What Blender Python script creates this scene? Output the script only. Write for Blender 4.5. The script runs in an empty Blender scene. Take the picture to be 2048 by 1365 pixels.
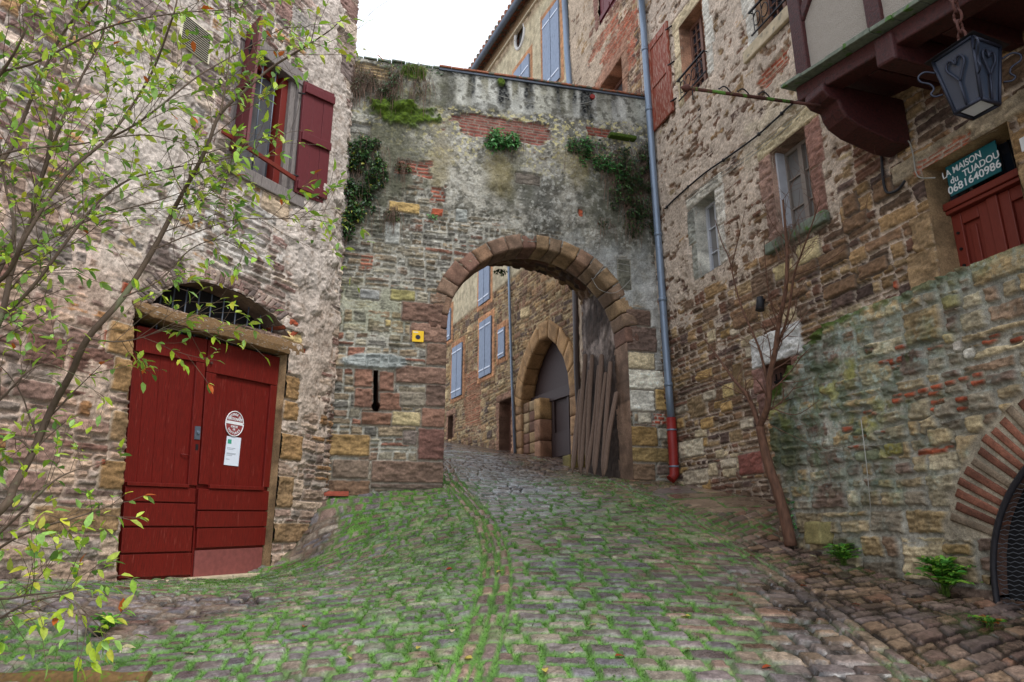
import bpy, math, random
import numpy as np
from math import radians, sin, cos, pi
SC = bpy.context.scene
COL = SC.collection
# ------------------------------------------------------------------ camera
EYE, PITCH = 1.6, 15.5
cam = bpy.data.objects.new('camera', bpy.data.cameras.new('camera'))
COL.objects.link(cam)
cam.data.lens, cam.data.sensor_width = 24, 36
cam.data.clip_start, cam.data.clip_end = .05, 2000
cam.location = (0, 0, EYE)
cam.rotation_euler = (radians(90 + PITCH), 0, 0)
SC.camera = cam
# ------------------------------------------------------------------ overcast sky and soft sun
SUN_EL, SUN_AZ = 56, 128          # azimuth measured clockwise from +Y
w = bpy.data.worlds.new('World'); SC.world = w; w.use_nodes = True
nt = w.node_tree; nt.nodes.clear()
sky = nt.nodes.new('ShaderNodeTexSky'); sky.sky_type = 'NISHITA'; sky.sun_disc = False
sky.sun_elevation = radians(SUN_EL); sky.sun_rotation = radians(SUN_AZ)
sky.air_density, sky.dust_density = 1.0, 4.0
tc = nt.nodes.new('ShaderNodeTexCoord'); nz = nt.nodes.new('ShaderNodeTexNoise')
nz.inputs['Scale'].default_value = 1.6; nz.inputs['Detail'].default_value = 6
rmp = nt.nodes.new('ShaderNodeValToRGB')
rmp.color_ramp.elements[0].color = (8.0, 8.6, 9.6, 1); rmp.color_ramp.elements[1].color = (10.1, 10.6, 11.3, 1)
mixs = nt.nodes.new('ShaderNodeMix'); mixs.data_type = 'RGBA'; mixs.inputs[0].default_value = .84   # overcast: cloud over most of the blue
bg = nt.nodes.new('ShaderNodeBackground'); bg.inputs['Strength'].default_value = .12
wo = nt.nodes.new('ShaderNodeOutputWorld')
nt.links.new(tc.outputs['Generated'], nz.inputs['Vector']); nt.links.new(nz.outputs['Fac'], rmp.inputs['Fac'])
nt.links.new(sky.outputs[0], mixs.inputs[6]); nt.links.new(rmp.outputs[0], mixs.inputs[7])
nt.links.new(mixs.outputs[2], bg.inputs['Color']); nt.links.new(bg.outputs[0], wo.inputs['Surface'])
sl = bpy.data.lights.new('sun', 'SUN'); sl.energy = 1.5; sl.angle = radians(18); sl.color = (1, .98, .95)
so = bpy.data.objects.new('sun', sl); COL.objects.link(so)
from mathutils import Vector
so.rotation_euler = Vector((-sin(radians(SUN_AZ)) * cos(radians(SUN_EL)), -cos(radians(SUN_AZ)) * cos(radians(SUN_EL)), -sin(radians(SUN_EL)))).to_track_quat('-Z', 'Y').to_euler()
so.location = (0, 0, 30)
SC.view_settings.view_transform = 'Standard'; SC.view_settings.look = 'None'
SC.view_settings.exposure = .58; SC.view_settings.gamma = 1
SC.cycles.max_bounces = 6; SC.cycles.diffuse_bounces = 2; SC.cycles.transparent_max_bounces = 6

# ------------------------------------------------------------------ small maths
def lin(r, g, b):
    f = lambda v: v / 255 / 12.92 if v <= 10 else ((v / 255 + .055) / 1.055) ** 2.4
    return np.array([f(r), f(g), f(b)], np.float32)
_T = np.random.RandomState(7).rand(256, 256).astype(np.float32)
def vnoise(x, y, seed=0):
    xi = np.floor(x).astype(np.int64); yi = np.floor(y).astype(np.int64)
    fx = (x - xi).astype(np.float32); fy = (y - yi).astype(np.float32)
    fx = fx * fx * (3 - 2 * fx); fy = fy * fy * (3 - 2 * fy)
    a, b = seed * 37 + 11, seed * 59 + 5
    x0, x1, y0, y1 = (xi + a) & 255, (xi + a + 1) & 255, (yi + b) & 255, (yi + b + 1) & 255
    return (_T[x0, y0] * (1 - fx) + _T[x1, y0] * fx) * (1 - fy) + (_T[x0, y1] * (1 - fx) + _T[x1, y1] * fx) * fy
def fbm(x, y, seed=0, o=4, gain=.5):
    s, a, t = 0., 1., 0.
    for k in range(o):
        s = s + a * vnoise(x * 2 ** k, y * 2 ** k, seed + k * 3); t += a; a *= gain
    return s / t
def con(n, k=2.): return np.clip((n - .5) * k + .5, 0, 1)
def sm(a, b, x):
    t = np.clip((x - a) / (b - a), 0, 1); return t * t * (3 - 2 * t)
def hsh(*k):
    v = np.zeros_like(np.asarray(k[0], dtype=np.int64)) + 1013904223
    for q in k:
        v = ((v ^ np.asarray(q, dtype=np.int64)) * 2654435761) & 0xFFFFFFFF
        v = (v ^ (v >> 15)) * 2246822519 & 0xFFFFFFFF; v ^= v >> 13
    return (v & 0xFFFFFF).astype(np.float32) / 16777216.
F = 1365.3; CP, SP = cos(radians(PITCH)), sin(radians(PITCH))
def ray(x, y):                       # survey of the photograph: direction of a sight line
    u, v = (x - 1024) / F, (682.5 - y) / F
    return np.array([u, CP - v * SP, SP + v * CP])
class Plane:                         # an upright wall plane: s along it, z up, off outwards
    def __init__(s, p, az, flip=False):
        a = radians(az); s.p = np.array([p[0], p[1], 0.]); s.d = np.array([sin(a), cos(a), 0.])
        n = np.cross(s.d, [0, 0, 1.]); s.flip = flip; s.n = -n if flip else n
    def on(s, x, y, off=0.):
        r = ray(x, y); o = s.p + s.n * off; q = r * (np.dot(o, s.n) / np.dot(r, s.n))
        return float(np.dot(q - o, s.d)), float(q[2] + EYE)
    def P(s, a, z, off=0.):
        q = s.p + s.d * a + s.n * off; return (float(q[0]), float(q[1]), float(z))
    def px(s, x, y, off=0.): return s.P(*s.on(x, y, off), off)
    def rect(s, x0, y0, x1, y1):     # bounds in wall metres of a patch seen at these corners
        xc, yc = (x0 + x1) / 2, (y0 + y1) / 2
        a, b = s.on(x0, yc)[0], s.on(x1, yc)[0]
        return min(a, b), s.on(xc, y1)[1], max(a, b), s.on(xc, y0)[1]
PL = Plane((-3.34, 7.5), 24); PG = Plane((-2.48, 9.43), 75); PR = Plane((2.45, 10.75), -17, True)
PT = Plane((2.8, 7.1), -20, True); PP = Plane((1.41, 14.2), -25.5, True)
# ------------------------------------------------------------------ ground shape
def _gp():
    pts = []
    for pl, lst in ((PL, [(10, 1165), (232, 1170), (380, 1162), (520, 1149), (590, 1092), (645, 1005)]),
                    (PG, [(665, 997), (760, 988), (880, 980), (1265, 963), (1338, 966)]),
                    (PR, [(1440, 985), (1530, 1002)]), (PT, [(1580, 1087), (1730, 1135), (1860, 1177), (2000, 1207)]),
                    (PP, [(1130, 922), (1030, 906), (895, 882)])):
        for x, y in lst: pts.append(pl.px(x, y))
    s0, z0 = PP.on(1130, 922); s1, z1 = PP.on(895, 882)
    for s, z in ((s0, z0), (s1, z1)): pts.append(PP.P(s, z - .05, 3.6))
    pts += [(0, 0, 0), (1, 2, .42), (-2, 2, .35), (3, 3, .62), (-3, 4, .72), (1, 4.1, .86), (.4, 7, 1.46), (.5, 9.4, 2.0), (0, 5.5, 1.13),
            (0, -8, -1.3), (8, -8, -1.3), (-8, -8, -1.3), (-9, 3, .3), (9, 3, .5), (-9, 14, 2), (9, 14, 2.6), (0, 30, 6), (9, 30, 6), (-10, 30, 6),
            (1.2, 12.5, 2.6), (.1, 12, 2.5)]
    return np.array(pts)
_gc = _gp()
def _tps(r2): return np.where(r2 > 1e-9, .5 * r2 * np.log(np.maximum(r2, 1e-9)), 0)
_n = len(_gc); _K = _tps(((_gc[:, None, :2] - _gc[None, :, :2]) ** 2).sum(-1)) + np.eye(_n) * .02
_A = np.zeros((_n + 3, _n + 3)); _A[:_n, :_n] = _K; _A[:_n, _n] = 1; _A[:_n, _n + 1:] = _gc[:, :2]; _A[_n:, :_n] = _A[:_n, _n:].T
_c = np.linalg.solve(_A, np.concatenate([_gc[:, 2], np.zeros(3)]))
def gz(X, Y):
    X, Y = np.asarray(X, float), np.asarray(Y, float)
    o = _c[_n] + _c[_n + 1] * X + _c[_n + 2] * Y
    for k in range(_n): o = o + _c[k] * _tps((X - _gc[k, 0]) ** 2 + (Y - _gc[k, 1]) ** 2)
    return o
def gpx(x, y):                       # where a sight line meets the ground
    r = ray(x, y); t = 2.5
    while t < 40:
        p = r * t
        if p[2] + EYE <= float(gz(p[0], p[1])): break
        t += .02
    return np.array([p[0], p[1], float(gz(p[0], p[1]))])
# ------------------------------------------------------------------ scene objects
def tag(o, label, cat, group=None, kind=None):
    if label: o['label'] = label
    if cat: o['category'] = cat
    if group: o['group'] = group
    if kind: o['kind'] = kind
    return o
def thing(name, loc, label, cat, group=None):
    o = bpy.data.objects.new(name, None); COL.objects.link(o); o.location = loc; o.empty_display_size = .1
    return tag(o, label, cat, group)
def origin(o):
    v = np.zeros(3)
    while o is not None: v += np.array(o.location); o = o.parent
    return v
def link(name, me, mat, parent=None, bevel=0, org=None):
    o = bpy.data.objects.new(name, me); COL.objects.link(o)
    if mat: me.materials.append(mat)
    sh = None
    if parent is not None: o.parent = parent; sh = origin(parent)
    elif org is not None: o.location = org; sh = np.array(org, float)
    if sh is not None:
        n = len(me.vertices); c = np.empty(n * 3, np.float32); me.vertices.foreach_get('co', c)
        c = (c.reshape(-1, 3) - sh).astype(np.float32); me.vertices.foreach_set('co', c.ravel()); me.update()
    if bevel:
        b = o.modifiers.new('bevel', 'BEVEL'); b.width = bevel; b.segments = 2; b.limit_method = 'ANGLE'; b.angle_limit = radians(40)
    return o
def np_mesh(name, V, Q, smooth=True, n=4):
    me = bpy.data.meshes.new(name); V = np.asarray(V, np.float32); Q = np.asarray(Q, np.int32)
    me.vertices.add(len(V)); me.vertices.foreach_set('co', V.ravel())
    me.loops.add(Q.size); me.loops.foreach_set('vertex_index', Q.ravel())
    me.polygons.add(len(Q)); me.polygons.foreach_set('loop_start', np.arange(0, Q.size, n, dtype=np.int32))
    me.polygons.foreach_set('use_smooth', np.full(len(Q), smooth)); me.update(calc_edges=True); me.validate()
    return me
def set_col(me, col, rough=None):
    a = me.color_attributes.new('Col', 'FLOAT_COLOR', 'POINT')
    c = np.ones((len(col), 4), np.float32); c[:, :3] = col; a.data.foreach_set('color', c.ravel())
    if rough is not None:
        b = me.attributes.new('Rough', 'FLOAT', 'POINT'); b.data.foreach_set('value', np.asarray(rough, np.float32).ravel())
class MB:                            # gathers boxes, tubes, prisms into one mesh
    def __init__(s): s.v, s.f, s.sm = [], [], []
    def add(s, vs, fs, smooth=False):
        k = len(s.v); s.v += [tuple(map(float, p)) for p in vs]; s.f += [tuple(i + k for i in f) for f in fs]; s.sm += [smooth] * len(fs); return s
    def hexa(s, p):                  # 8 points: bottom ring 0-3, top ring 4-7
        return s.add(p, [(0, 3, 2, 1), (4, 5, 6, 7), (0, 1, 5, 4), (1, 2, 6, 5), (2, 3, 7, 6), (3, 0, 4, 7)])
    def pbox(s, pl, s0, s1, z0, z1, o0, o1):
        P = pl.P; return s.hexa([P(s0, z0, o0), P(s1, z0, o0), P(s1, z0, o1), P(s0, z0, o1), P(s0, z1, o0), P(s1, z1, o0), P(s1, z1, o1), P(s0, z1, o1)])
    def pquad(s, pl, q, o0, o1):     # q: four (s,z) corners going round
        P = pl.P; return s.hexa([P(a, z, o0) for a, z in q] + [P(a, z, o1) for a, z in q])
    def box(s, c, sz, ax=None):
        c = np.array(c, float); ax = np.eye(3) if ax is None else np.array(ax, float); h = np.array(sz) / 2
        p = [c + ax[0] * h[0] * a + ax[1] * h[1] * b + ax[2] * h[2] * d for d in (-1, 1) for a, b in ((-1, -1), (1, -1), (1, 1), (-1, 1))]
        return s.hexa(p)
    def tube(s, pts, r, n=8, cap=True):
        pts = [np.array(p, float) for p in pts]; m = len(pts)
        r = [r] * m if np.isscalar(r) else list(r); vs, fs = [], []
        t = pts[1] - pts[0]; t /= np.linalg.norm(t) + 1e-9
        u = np.cross(t, [0, 0, 1.]); u = u if np.linalg.norm(u) > .05 else np.cross(t, [1., 0, 0]); u /= np.linalg.norm(u)
        for i in range(m):
            t = pts[min(i + 1, m - 1)] - pts[max(i - 1, 0)]; t /= np.linalg.norm(t) + 1e-9
            u = u - t * np.dot(u, t); u /= np.linalg.norm(u) + 1e-9; w_ = np.cross(t, u)
            for k in range(n):
                a = 2 * pi * k / n; vs.append(pts[i] + r[i] * (cos(a) * u + sin(a) * w_))
        for i in range(m - 1):
            for k in range(n): fs.append((i * n + k, i * n + (k + 1) % n, (i + 1) * n + (k + 1) % n, (i + 1) * n + k))
        s.add(vs, fs, True)
        if cap: k = len(s.v) - m * n; s.f += [tuple(k + j for j in range(n))[::-1], tuple(k + (m - 1) * n + j for j in range(n))]; s.sm += [False, False]
        return s
    def prism(s, pl, poly, o0, o1):  # polygon in (s,z) given a thickness
        n = len(poly); vs = [pl.P(a, z, o0) for a, z in poly] + [pl.P(a, z, o1) for a, z in poly]
        return s.add(vs, [tuple(range(n))[::-1], tuple(range(n, 2 * n))] + [(i, (i + 1) % n, n + (i + 1) % n, n + i) for i in range(n)])
    def build(s, name, mat, parent=None, bevel=0, org=None, label=None):
        me = bpy.data.meshes.new(name); me.from_pydata(s.v, [], s.f); me.polygons.foreach_set('use_smooth', s.sm)
        import bmesh
        b = bmesh.new(); b.from_mesh(me); bmesh.ops.recalc_face_normals(b, faces=b.faces); b.to_mesh(me); b.free()
        o = link(name, me, mat, parent, bevel, org)
        if label: o['label'] = label
        return o
def spline(pts, n=8):                # Catmull-Rom through points
    p = [np.array(q, float) for q in pts]; p = [2 * p[0] - p[1]] + p + [2 * p[-1] - p[-2]]; out = []
    for i in range(1, len(p) - 2):
        for k in range(n):
            t = k / n; a, b, c, d = p[i - 1:i + 3]
            out.append(.5 * (2 * b + (c - a) * t + (2 * a - 5 * b + 4 * c - d) * t * t + (3 * b - a - 3 * c + d) * t ** 3))
    return out + [p[-2]]
# ------------------------------------------------------------------ materials
def newmat(name):
    m = bpy.data.materials.new(name); m.use_nodes = True; n = m.node_tree; return m, n, n.nodes['Principled BSDF']
def noise(n, scale, detail=4, vec=None, st=None):
    t = n.nodes.new('ShaderNodeTexNoise'); t.inputs['Scale'].default_value = scale; t.inputs['Detail'].default_value = detail
    c = n.nodes.new('ShaderNodeTexCoord'); src = c.outputs['Object']
    if st:
        mp = n.nodes.new('ShaderNodeMapping'); mp.inputs['Scale'].default_value = st; n.links.new(src, mp.inputs['Vector']); src = mp.outputs[0]
    n.links.new(src, t.inputs['Vector']); return t.outputs['Fac']
def remap(n, src, a, b, c, d):
    m = n.nodes.new('ShaderNodeMapRange'); n.links.new(src, m.inputs[0])
    for i, v in zip((1, 2, 3, 4), (a, b, c, d)): m.inputs[i].default_value = v
    return m.outputs[0]
def mulcol(n, col, fac):             # colour times a scalar
    m = n.nodes.new('ShaderNodeMix'); m.data_type = 'RGBA'; m.blend_type = 'MULTIPLY'; m.inputs[0].default_value = 1
    n.links.new(col, m.inputs[6]); n.links.new(fac, m.inputs[7]); return m.outputs[2]
def mixcol(n, fac, a, b):
    m = n.nodes.new('ShaderNodeMix'); m.data_type = 'RGBA'
    n.links.new(fac, m.inputs[0])
    for i, c in ((6, a), (7, b)):
        if hasattr(c, 'is_linked'): n.links.new(c, m.inputs[i])
        else: m.inputs[i].default_value = (*map(float, c), 1)
    return m.outputs[2]
def bump(n, bs, src, strength, dist):
    b = n.nodes.new('ShaderNodeBump'); b.inputs['Strength'].default_value = strength; b.inputs['Distance'].default_value = dist
    n.links.new(src, b.inputs['Height']); n.links.new(b.outputs[0], bs.inputs['Normal'])
def mat_attr(name, fine=120, amt=.42, bs_=.35, dist=.004, spec=.3):
    m, n, b = newmat(name); a = n.nodes.new('ShaderNodeAttribute'); a.attribute_name = 'Col'
    r = n.nodes.new('ShaderNodeAttribute'); r.attribute_name = 'Rough'
    f = noise(n, fine, 5); g = noise(n, 38, 4)
    c = mulcol(n, a.outputs['Color'], remap(n, f, .25, .75, 1 - amt, 1 + amt)); c = mulcol(n, c, remap(n, g, .3, .7, .80, 1.2))
    n.links.new(c, b.inputs['Base Color']); n.links.new(r.outputs['Fac'], b.inputs['Roughness']); b.inputs['Specular IOR Level'].default_value = spec
    bump(n, b, f, bs_, dist); return m
def mat_plain(name, col, rough=.7, var=.15, scale=20, st=None, bmp=.2, dist=.002, worn=None, wornth=.62, metal=0, spec=.4):
    m, n, b = newmat(name); f = noise(n, scale, 6, st=st); rgb = n.nodes.new('ShaderNodeRGB'); rgb.outputs[0].default_value = (*map(float, col), 1)
    c = mulcol(n, rgb.outputs[0], remap(n, f, .25, .75, 1 - var, 1 + var)); h = f
    if worn is not None:
        g = noise(n, 9, 8, st=st); k = remap(n, g, wornth, wornth + .06, 0, 1); c = mixcol(n, k, c, worn)
    n.links.new(c, b.inputs['Base Color']); b.inputs['Roughness'].default_value = rough; b.inputs['Metallic'].default_value = metal
    b.inputs['Specular IOR Level'].default_value = spec
    if bmp: bump(n, b, h, bmp, dist)
    return m
M = {}
M['wall'] = mat_attr('weathered_stone'); M['ground'] = mat_attr('cobbles', 95, .5, .4, .003, .75)
GRAIN = (9, 9, .7)
M['red_door'] = mat_plain('red_painted_wood', lin(104, 21, 14), .5, .35, 14, GRAIN, .4, .004, lin(134, 58, 50), .64)
M['red_step'] = mat_plain('worn_pink_paint', lin(132, 74, 70), .6, .2, 20, None, .2, .003)
M['shutter_red'] = mat_plain('burgundy_painted_wood', lin(102, 40, 46), .55, .22, 14, GRAIN, .3, .003, lin(112, 62, 62), .64)
M['shutter_peel'] = mat_plain('peeling_red_paint', lin(134, 62, 42), .75, .3, 16, GRAIN, .4, .004, lin(176, 150, 134), .55)
M['shutter_blue'] = mat_plain('blue_grey_painted_wood', lin(136, 148, 168), .65, .22, 14, GRAIN, .3, .003, lin(104, 114, 130), .58)
M['grey_wood'] = mat_plain('weathered_grey_wood', lin(132, 124, 120), .85, .4, 22, (12, 12, .6), .6, .006, lin(80, 72, 68), .6)
M['beam'] = mat_plain('old_oak', lin(126, 98, 66), .85, .35, 16, (2, 2, 9), .6, .006, lin(160, 150, 140), .6)
M['dark_wood'] = mat_plain('dark_oiled_wood', lin(62, 46, 44), .6, .3, 16, GRAIN, .3, .003)
M['stake'] = mat_plain('weathered_stake', lin(122, 100, 86), .9, .35, 18, (10, 10, .7), .5, .004)
M['timber'] = mat_plain('oxblood_painted_timber', lin(66, 28, 27), .6, .4, 12, (4, 4, 4), .6, .008, lin(46, 22, 22), .56)
M['door_brown'] = mat_plain('red_brown_painted_door', lin(118, 46, 34), .5, .15, 14, GRAIN, .2, .002)
M['zinc'] = mat_plain('blue_grey_zinc', lin(124, 138, 156), .42, .12, 10, (3, 3, .6), .05, .001, metal=.35)
M['zinc_dark'] = mat_plain('dull_zinc', lin(96, 104, 116), .5, .15, 12, None, .05, .001, metal=.3)
M['pipe_brown'] = mat_plain('brown_painted_pipe', lin(70, 58, 54), .5, .15, 12, None, .05)
M['pipe_red'] = mat_plain('red_cast_iron', lin(134, 34, 28), .5, .15, 18, None, .15)
M['iron'] = mat_plain('black_iron', lin(38, 36, 40), .55, .3, 30, None, .2, metal=.3)
M['rust'] = mat_plain('rusted_iron', lin(84, 50, 42), .85, .4, 40, None, .5, .002); M['mossrust'] = mat_plain('mossy_rusted_iron', lin(84, 50, 42), .85, .4, 40, None, .5, .002, lin(88, 130, 50), .5)
M['lamp_iron'] = mat_plain('grey_lamp_iron', lin(46, 50, 64), .45, .2, 25, None, .1, metal=.4)
M['white_frame'] = mat_plain('white_painted_frame', lin(184, 186, 192), .5, .08, 12, None, .05)
M['frame_brown'] = mat_plain('brown_window_frame', lin(118, 84, 70), .6, .2, 14, GRAIN, .2)
M['frame_red'] = mat_plain('red_window_frame', lin(116, 36, 28), .45, .12, 14, GRAIN, .1)
M['taupe_frame'] = mat_plain('taupe_window_frame', lin(128, 118, 110), .55, .1, 14, None, .05)
M['black'] = mat_plain('unlit_void', (.012, .011, .012), .9, .2, 10, None, 0)
M['sandstone'] = mat_plain('brown_sandstone', lin(134, 102, 76), .9, .3, 14, None, .6, .006, lin(110, 84, 76), .6)
M['redstone'] = mat_plain('red_sandstone', lin(138, 100, 88), .9, .25, 14, None, .5, .005, lin(160, 130, 110), .62)
M['palestone'] = mat_plain('pale_limestone', lin(190, 174, 146), .9, .2, 12, None, .5, .005, lin(150, 140, 122), .6)
M['whitestone'] = mat_plain('white_limestone', lin(206, 202, 196), .9, .15, 16, None, .4, .005)
M['slate'] = mat_plain('mossy_slate', lin(110, 118, 104), .8, .35, 26, None, .5, .005, lin(76, 110, 50), .58)
M['tile'] = mat_plain('terracotta', lin(150, 92, 66), .85, .4, 22, None, .4, .004, lin(92, 92, 78), .5)
M['moss'] = mat_plain('moss', lin(66, 88, 24), .95, .6, 40, None, .9, .012)
M['mosswood'] = mat_plain('mossy_log', lin(110, 84, 50), .9, .4, 12, (3, 3, 3), .6, .008, lin(90, 110, 30), .55)
M['render_grey'] = mat_plain('coarse_grey_render', lin(158, 150, 140), .95, .2, 120, None, .9, .008)
M['yellow'] = mat_plain('yellow_enamel', lin(244, 196, 20), .45, .06, 10, None, 0)
M['teal'] = mat_plain('teal_board', lin(8, 92, 100), .45, .1, 10, None, .05)
M['white'] = mat_plain('white_paint', lin(232, 234, 236), .6, .05, 20, None, 0)
M['paper'] = mat_plain('white_paper', lin(222, 228, 240), .7, .04, 20, None, 0)
M['ink'] = mat_plain('grey_ink', lin(150, 158, 168), .7, .05, 20, None, 0)
M['navy'] = mat_plain('navy_ink', lin(22, 24, 48), .6, .05, 20, None, 0)
M['signred'] = mat_plain('dull_red_enamel', lin(146, 66, 66), .5, .2, 20, None, .05)
M['greenink'] = mat_plain('green_ink', lin(60, 160, 130), .6, .1, 60, None, 0)
M['vent'] = mat_plain('cream_plastic', lin(214, 206, 180), .6, .05, 20, None, 0)
M['mesh_wire'] = mat_plain('dull_steel_wire', lin(96, 100, 106), .5, .1, 20, None, 0, metal=.3); M['cable'] = mat_plain('black_rubber', lin(34, 34, 38), .6, .1, 20, None, 0)
M['wire'] = mat_plain('pale_wire', lin(160, 158, 150), .6, .1, 20, None, 0)
M['bark'] = mat_plain('grey_brown_bark', lin(92, 76, 62), .85, .35, 30, (1, 1, .3), .5, .003, lin(112, 112, 84), .6)
M['redbark'] = mat_plain('red_brown_bark', lin(98, 68, 52), .85, .55, 40, (1, 1, .25), .8, .005)
def mat_glass(name, col, rough=.06):
    m, n, b = newmat(name); f = noise(n, 1.3, 2); b.inputs['Roughness'].default_value = rough; b.inputs['Specular IOR Level'].default_value = .6
    rgb = n.nodes.new('ShaderNodeRGB'); rgb.outputs[0].default_value = (*map(float, col), 1)
    n.links.new(mulcol(n, rgb.outputs[0], remap(n, f, .3, .7, .7, 1.3)), b.inputs['Base Color']); bump(n, b, noise(n, 5, 1), .08, .004); return m
M['glass'] = mat_glass('window_glass', lin(92, 94, 98)); M['glass_pale'] = mat_glass('curtained_glass', lin(118, 116, 114), .10); M['glass_dark'] = mat_glass('dark_glass', lin(40, 46, 56))
M['glass_lamp'] = mat_glass('frosted_lamp_glass', lin(58, 66, 80), .22)
def mat_leaf(name, trans=.28):
    m, n, b = newmat(name); a = n.nodes.new('ShaderNodeAttribute'); a.attribute_name = 'Col'
    n.links.new(mulcol(n, a.outputs['Color'], remap(n, noise(n, 90, 3), .3, .7, .8, 1.2)), b.inputs['Base Color']); b.inputs['Roughness'].default_value = .42; b.inputs['Specular IOR Level'].default_value = .35
    t = n.nodes.new('ShaderNodeBsdfTranslucent'); n.links.new(a.outputs['Color'], t.inputs[0]); mx = n.nodes.new('ShaderNodeMixShader'); mx.inputs[0].default_value = trans
    n.links.new(b.outputs[0], mx.inputs[1]); n.links.new(t.outputs[0], mx.inputs[2]); n.links.new(mx.outputs[0], n.nodes['Material Output'].inputs['Surface']); return m
M['leaf'] = mat_leaf('leaf'); M['grass'] = mat_leaf('grass_blade', .25)
# ------------------------------------------------------------------ masonry relief
def _split(t, cuts):
    k = np.zeros(t.shape, np.int64); lo = np.zeros_like(t); hi = np.ones_like(t)
    for c in cuts:
        m = t >= c; k += m; lo = np.where(m, c, lo)
    for c in reversed(cuts): hi = np.where(t < c, c, hi)
    return k, lo, hi
def masonry(S, Z, seed, rowh=.28, cw=.45, joint=.016, warp=.03, edge=.016, types=(.15, .45), rr=.02, single=False, jit=.5):
    Sw = S + warp * 2 * (fbm(S * 2.3, Z * 2.3, seed, 3) - .5) + edge * (vnoise(S * 14, Z * 14, seed + 9) - .5)
    Zw = Z + warp * 2.6 * (fbm(S * 1.1, Z * 1.1, seed + 4, 3) - .5) + edge * (vnoise(S * 12, Z * 12, seed + 19) - .5)
    rs = np.random.RandomState(seed); lo, hi = float(Zw.min()) - .5, float(Zw.max()) + 1
    zb = lo + np.cumsum(rowh * (.7 + .7 * rs.rand(int((hi - lo) / rowh / .7) + 4)))
    ri = np.clip(np.searchsorted(zb, Zw) - 1, 0, len(zb) - 2); z0 = zb[ri]; hh = zb[ri + 1] - z0
    x = Sw / cw + hsh(ri, ri * 0 + seed)
    i = np.floor(x).astype(np.int64); J = lambda q: jit * (hsh(ri, q, seed + 1) - .5)
    i = np.where(x < i + J(i), i - 1, i); i = np.where(x >= i + 1 + J(i + 1), i + 1, i)
    x0, x1 = i + J(i), i + 1 + J(i + 1); tx = (x - x0) / (x1 - x0); tz = np.clip((Zw - z0) / hh, 0, .9999)
    if single: k = m = np.zeros_like(i); za, zc = np.zeros_like(tz), np.ones_like(tz); xa, xc = np.zeros_like(tx), np.ones_like(tx)
    else:
        r = hsh(ri, i, 77 + seed); n2, n3 = r > types[0], r > types[0] + types[1]
        a = np.where(n3, .25 + .16 * hsh(ri, i, 3), np.where(n2, .34 + .32 * hsh(ri, i, 4), 2.)); b = np.where(n3, .6 + .15 * hsh(ri, i, 5), 3.)
        k, za, zc = _split(tz, [a, b]); zc = np.minimum(zc, 1)
        q = hsh(ri, i, k + 200); p2, p3 = (q > .3) & n2, (q > .75) & n3
        a = np.where(p3, .28 + .12 * hsh(ri, i, k + 300), np.where(p2, .32 + .36 * hsh(ri, i, k + 400), 2.)); b = np.where(p3, .62 + .12 * hsh(ri, i, k + 500), 3.)
        m, xa, xc = _split(tx, [a, b]); xc = np.minimum(xc, 1)
    W, Hh = (xc - xa) * (x1 - x0) * cw / 2, (zc - za) * hh / 2
    px, pz = (tx - xa) * (x1 - x0) * cw - W, (tz - za) * hh - Hh
    r = np.minimum(rr, np.minimum(W, Hh) * .8); qx, qz = np.abs(px) - (W - r), np.abs(pz) - (Hh - r)
    d = -(np.hypot(np.maximum(qx, 0), np.maximum(qz, 0)) + np.minimum(np.maximum(qx, qz), 0) - r)
    d = d + edge * .9 * (fbm(S * 26, Z * 26, seed + 31, 2) - .5) - joint / 2
    R = [hsh(ri, i, k * 7 + m, 600 + q + seed) for q in range(4)]
    return d, R, px, pz
def palette(r, cols, wts):
    c = np.cumsum(wts) / np.sum(wts); return np.array(cols, np.float32)[np.clip(np.searchsorted(c, r), 0, len(cols) - 1)]
def inpoly(x, y, poly):
    ins = np.zeros(np.shape(x), bool); n = len(poly)
    for i in range(n):
        (x1, y1), (x2, y2) = poly[i], poly[(i + 1) % n]
        if y1 == y2: continue
        c = ((y1 > y) != (y2 > y)) & (x < (x2 - x1) * (y - y1) / (y2 - y1) + x1); ins ^= c
    return ins
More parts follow.
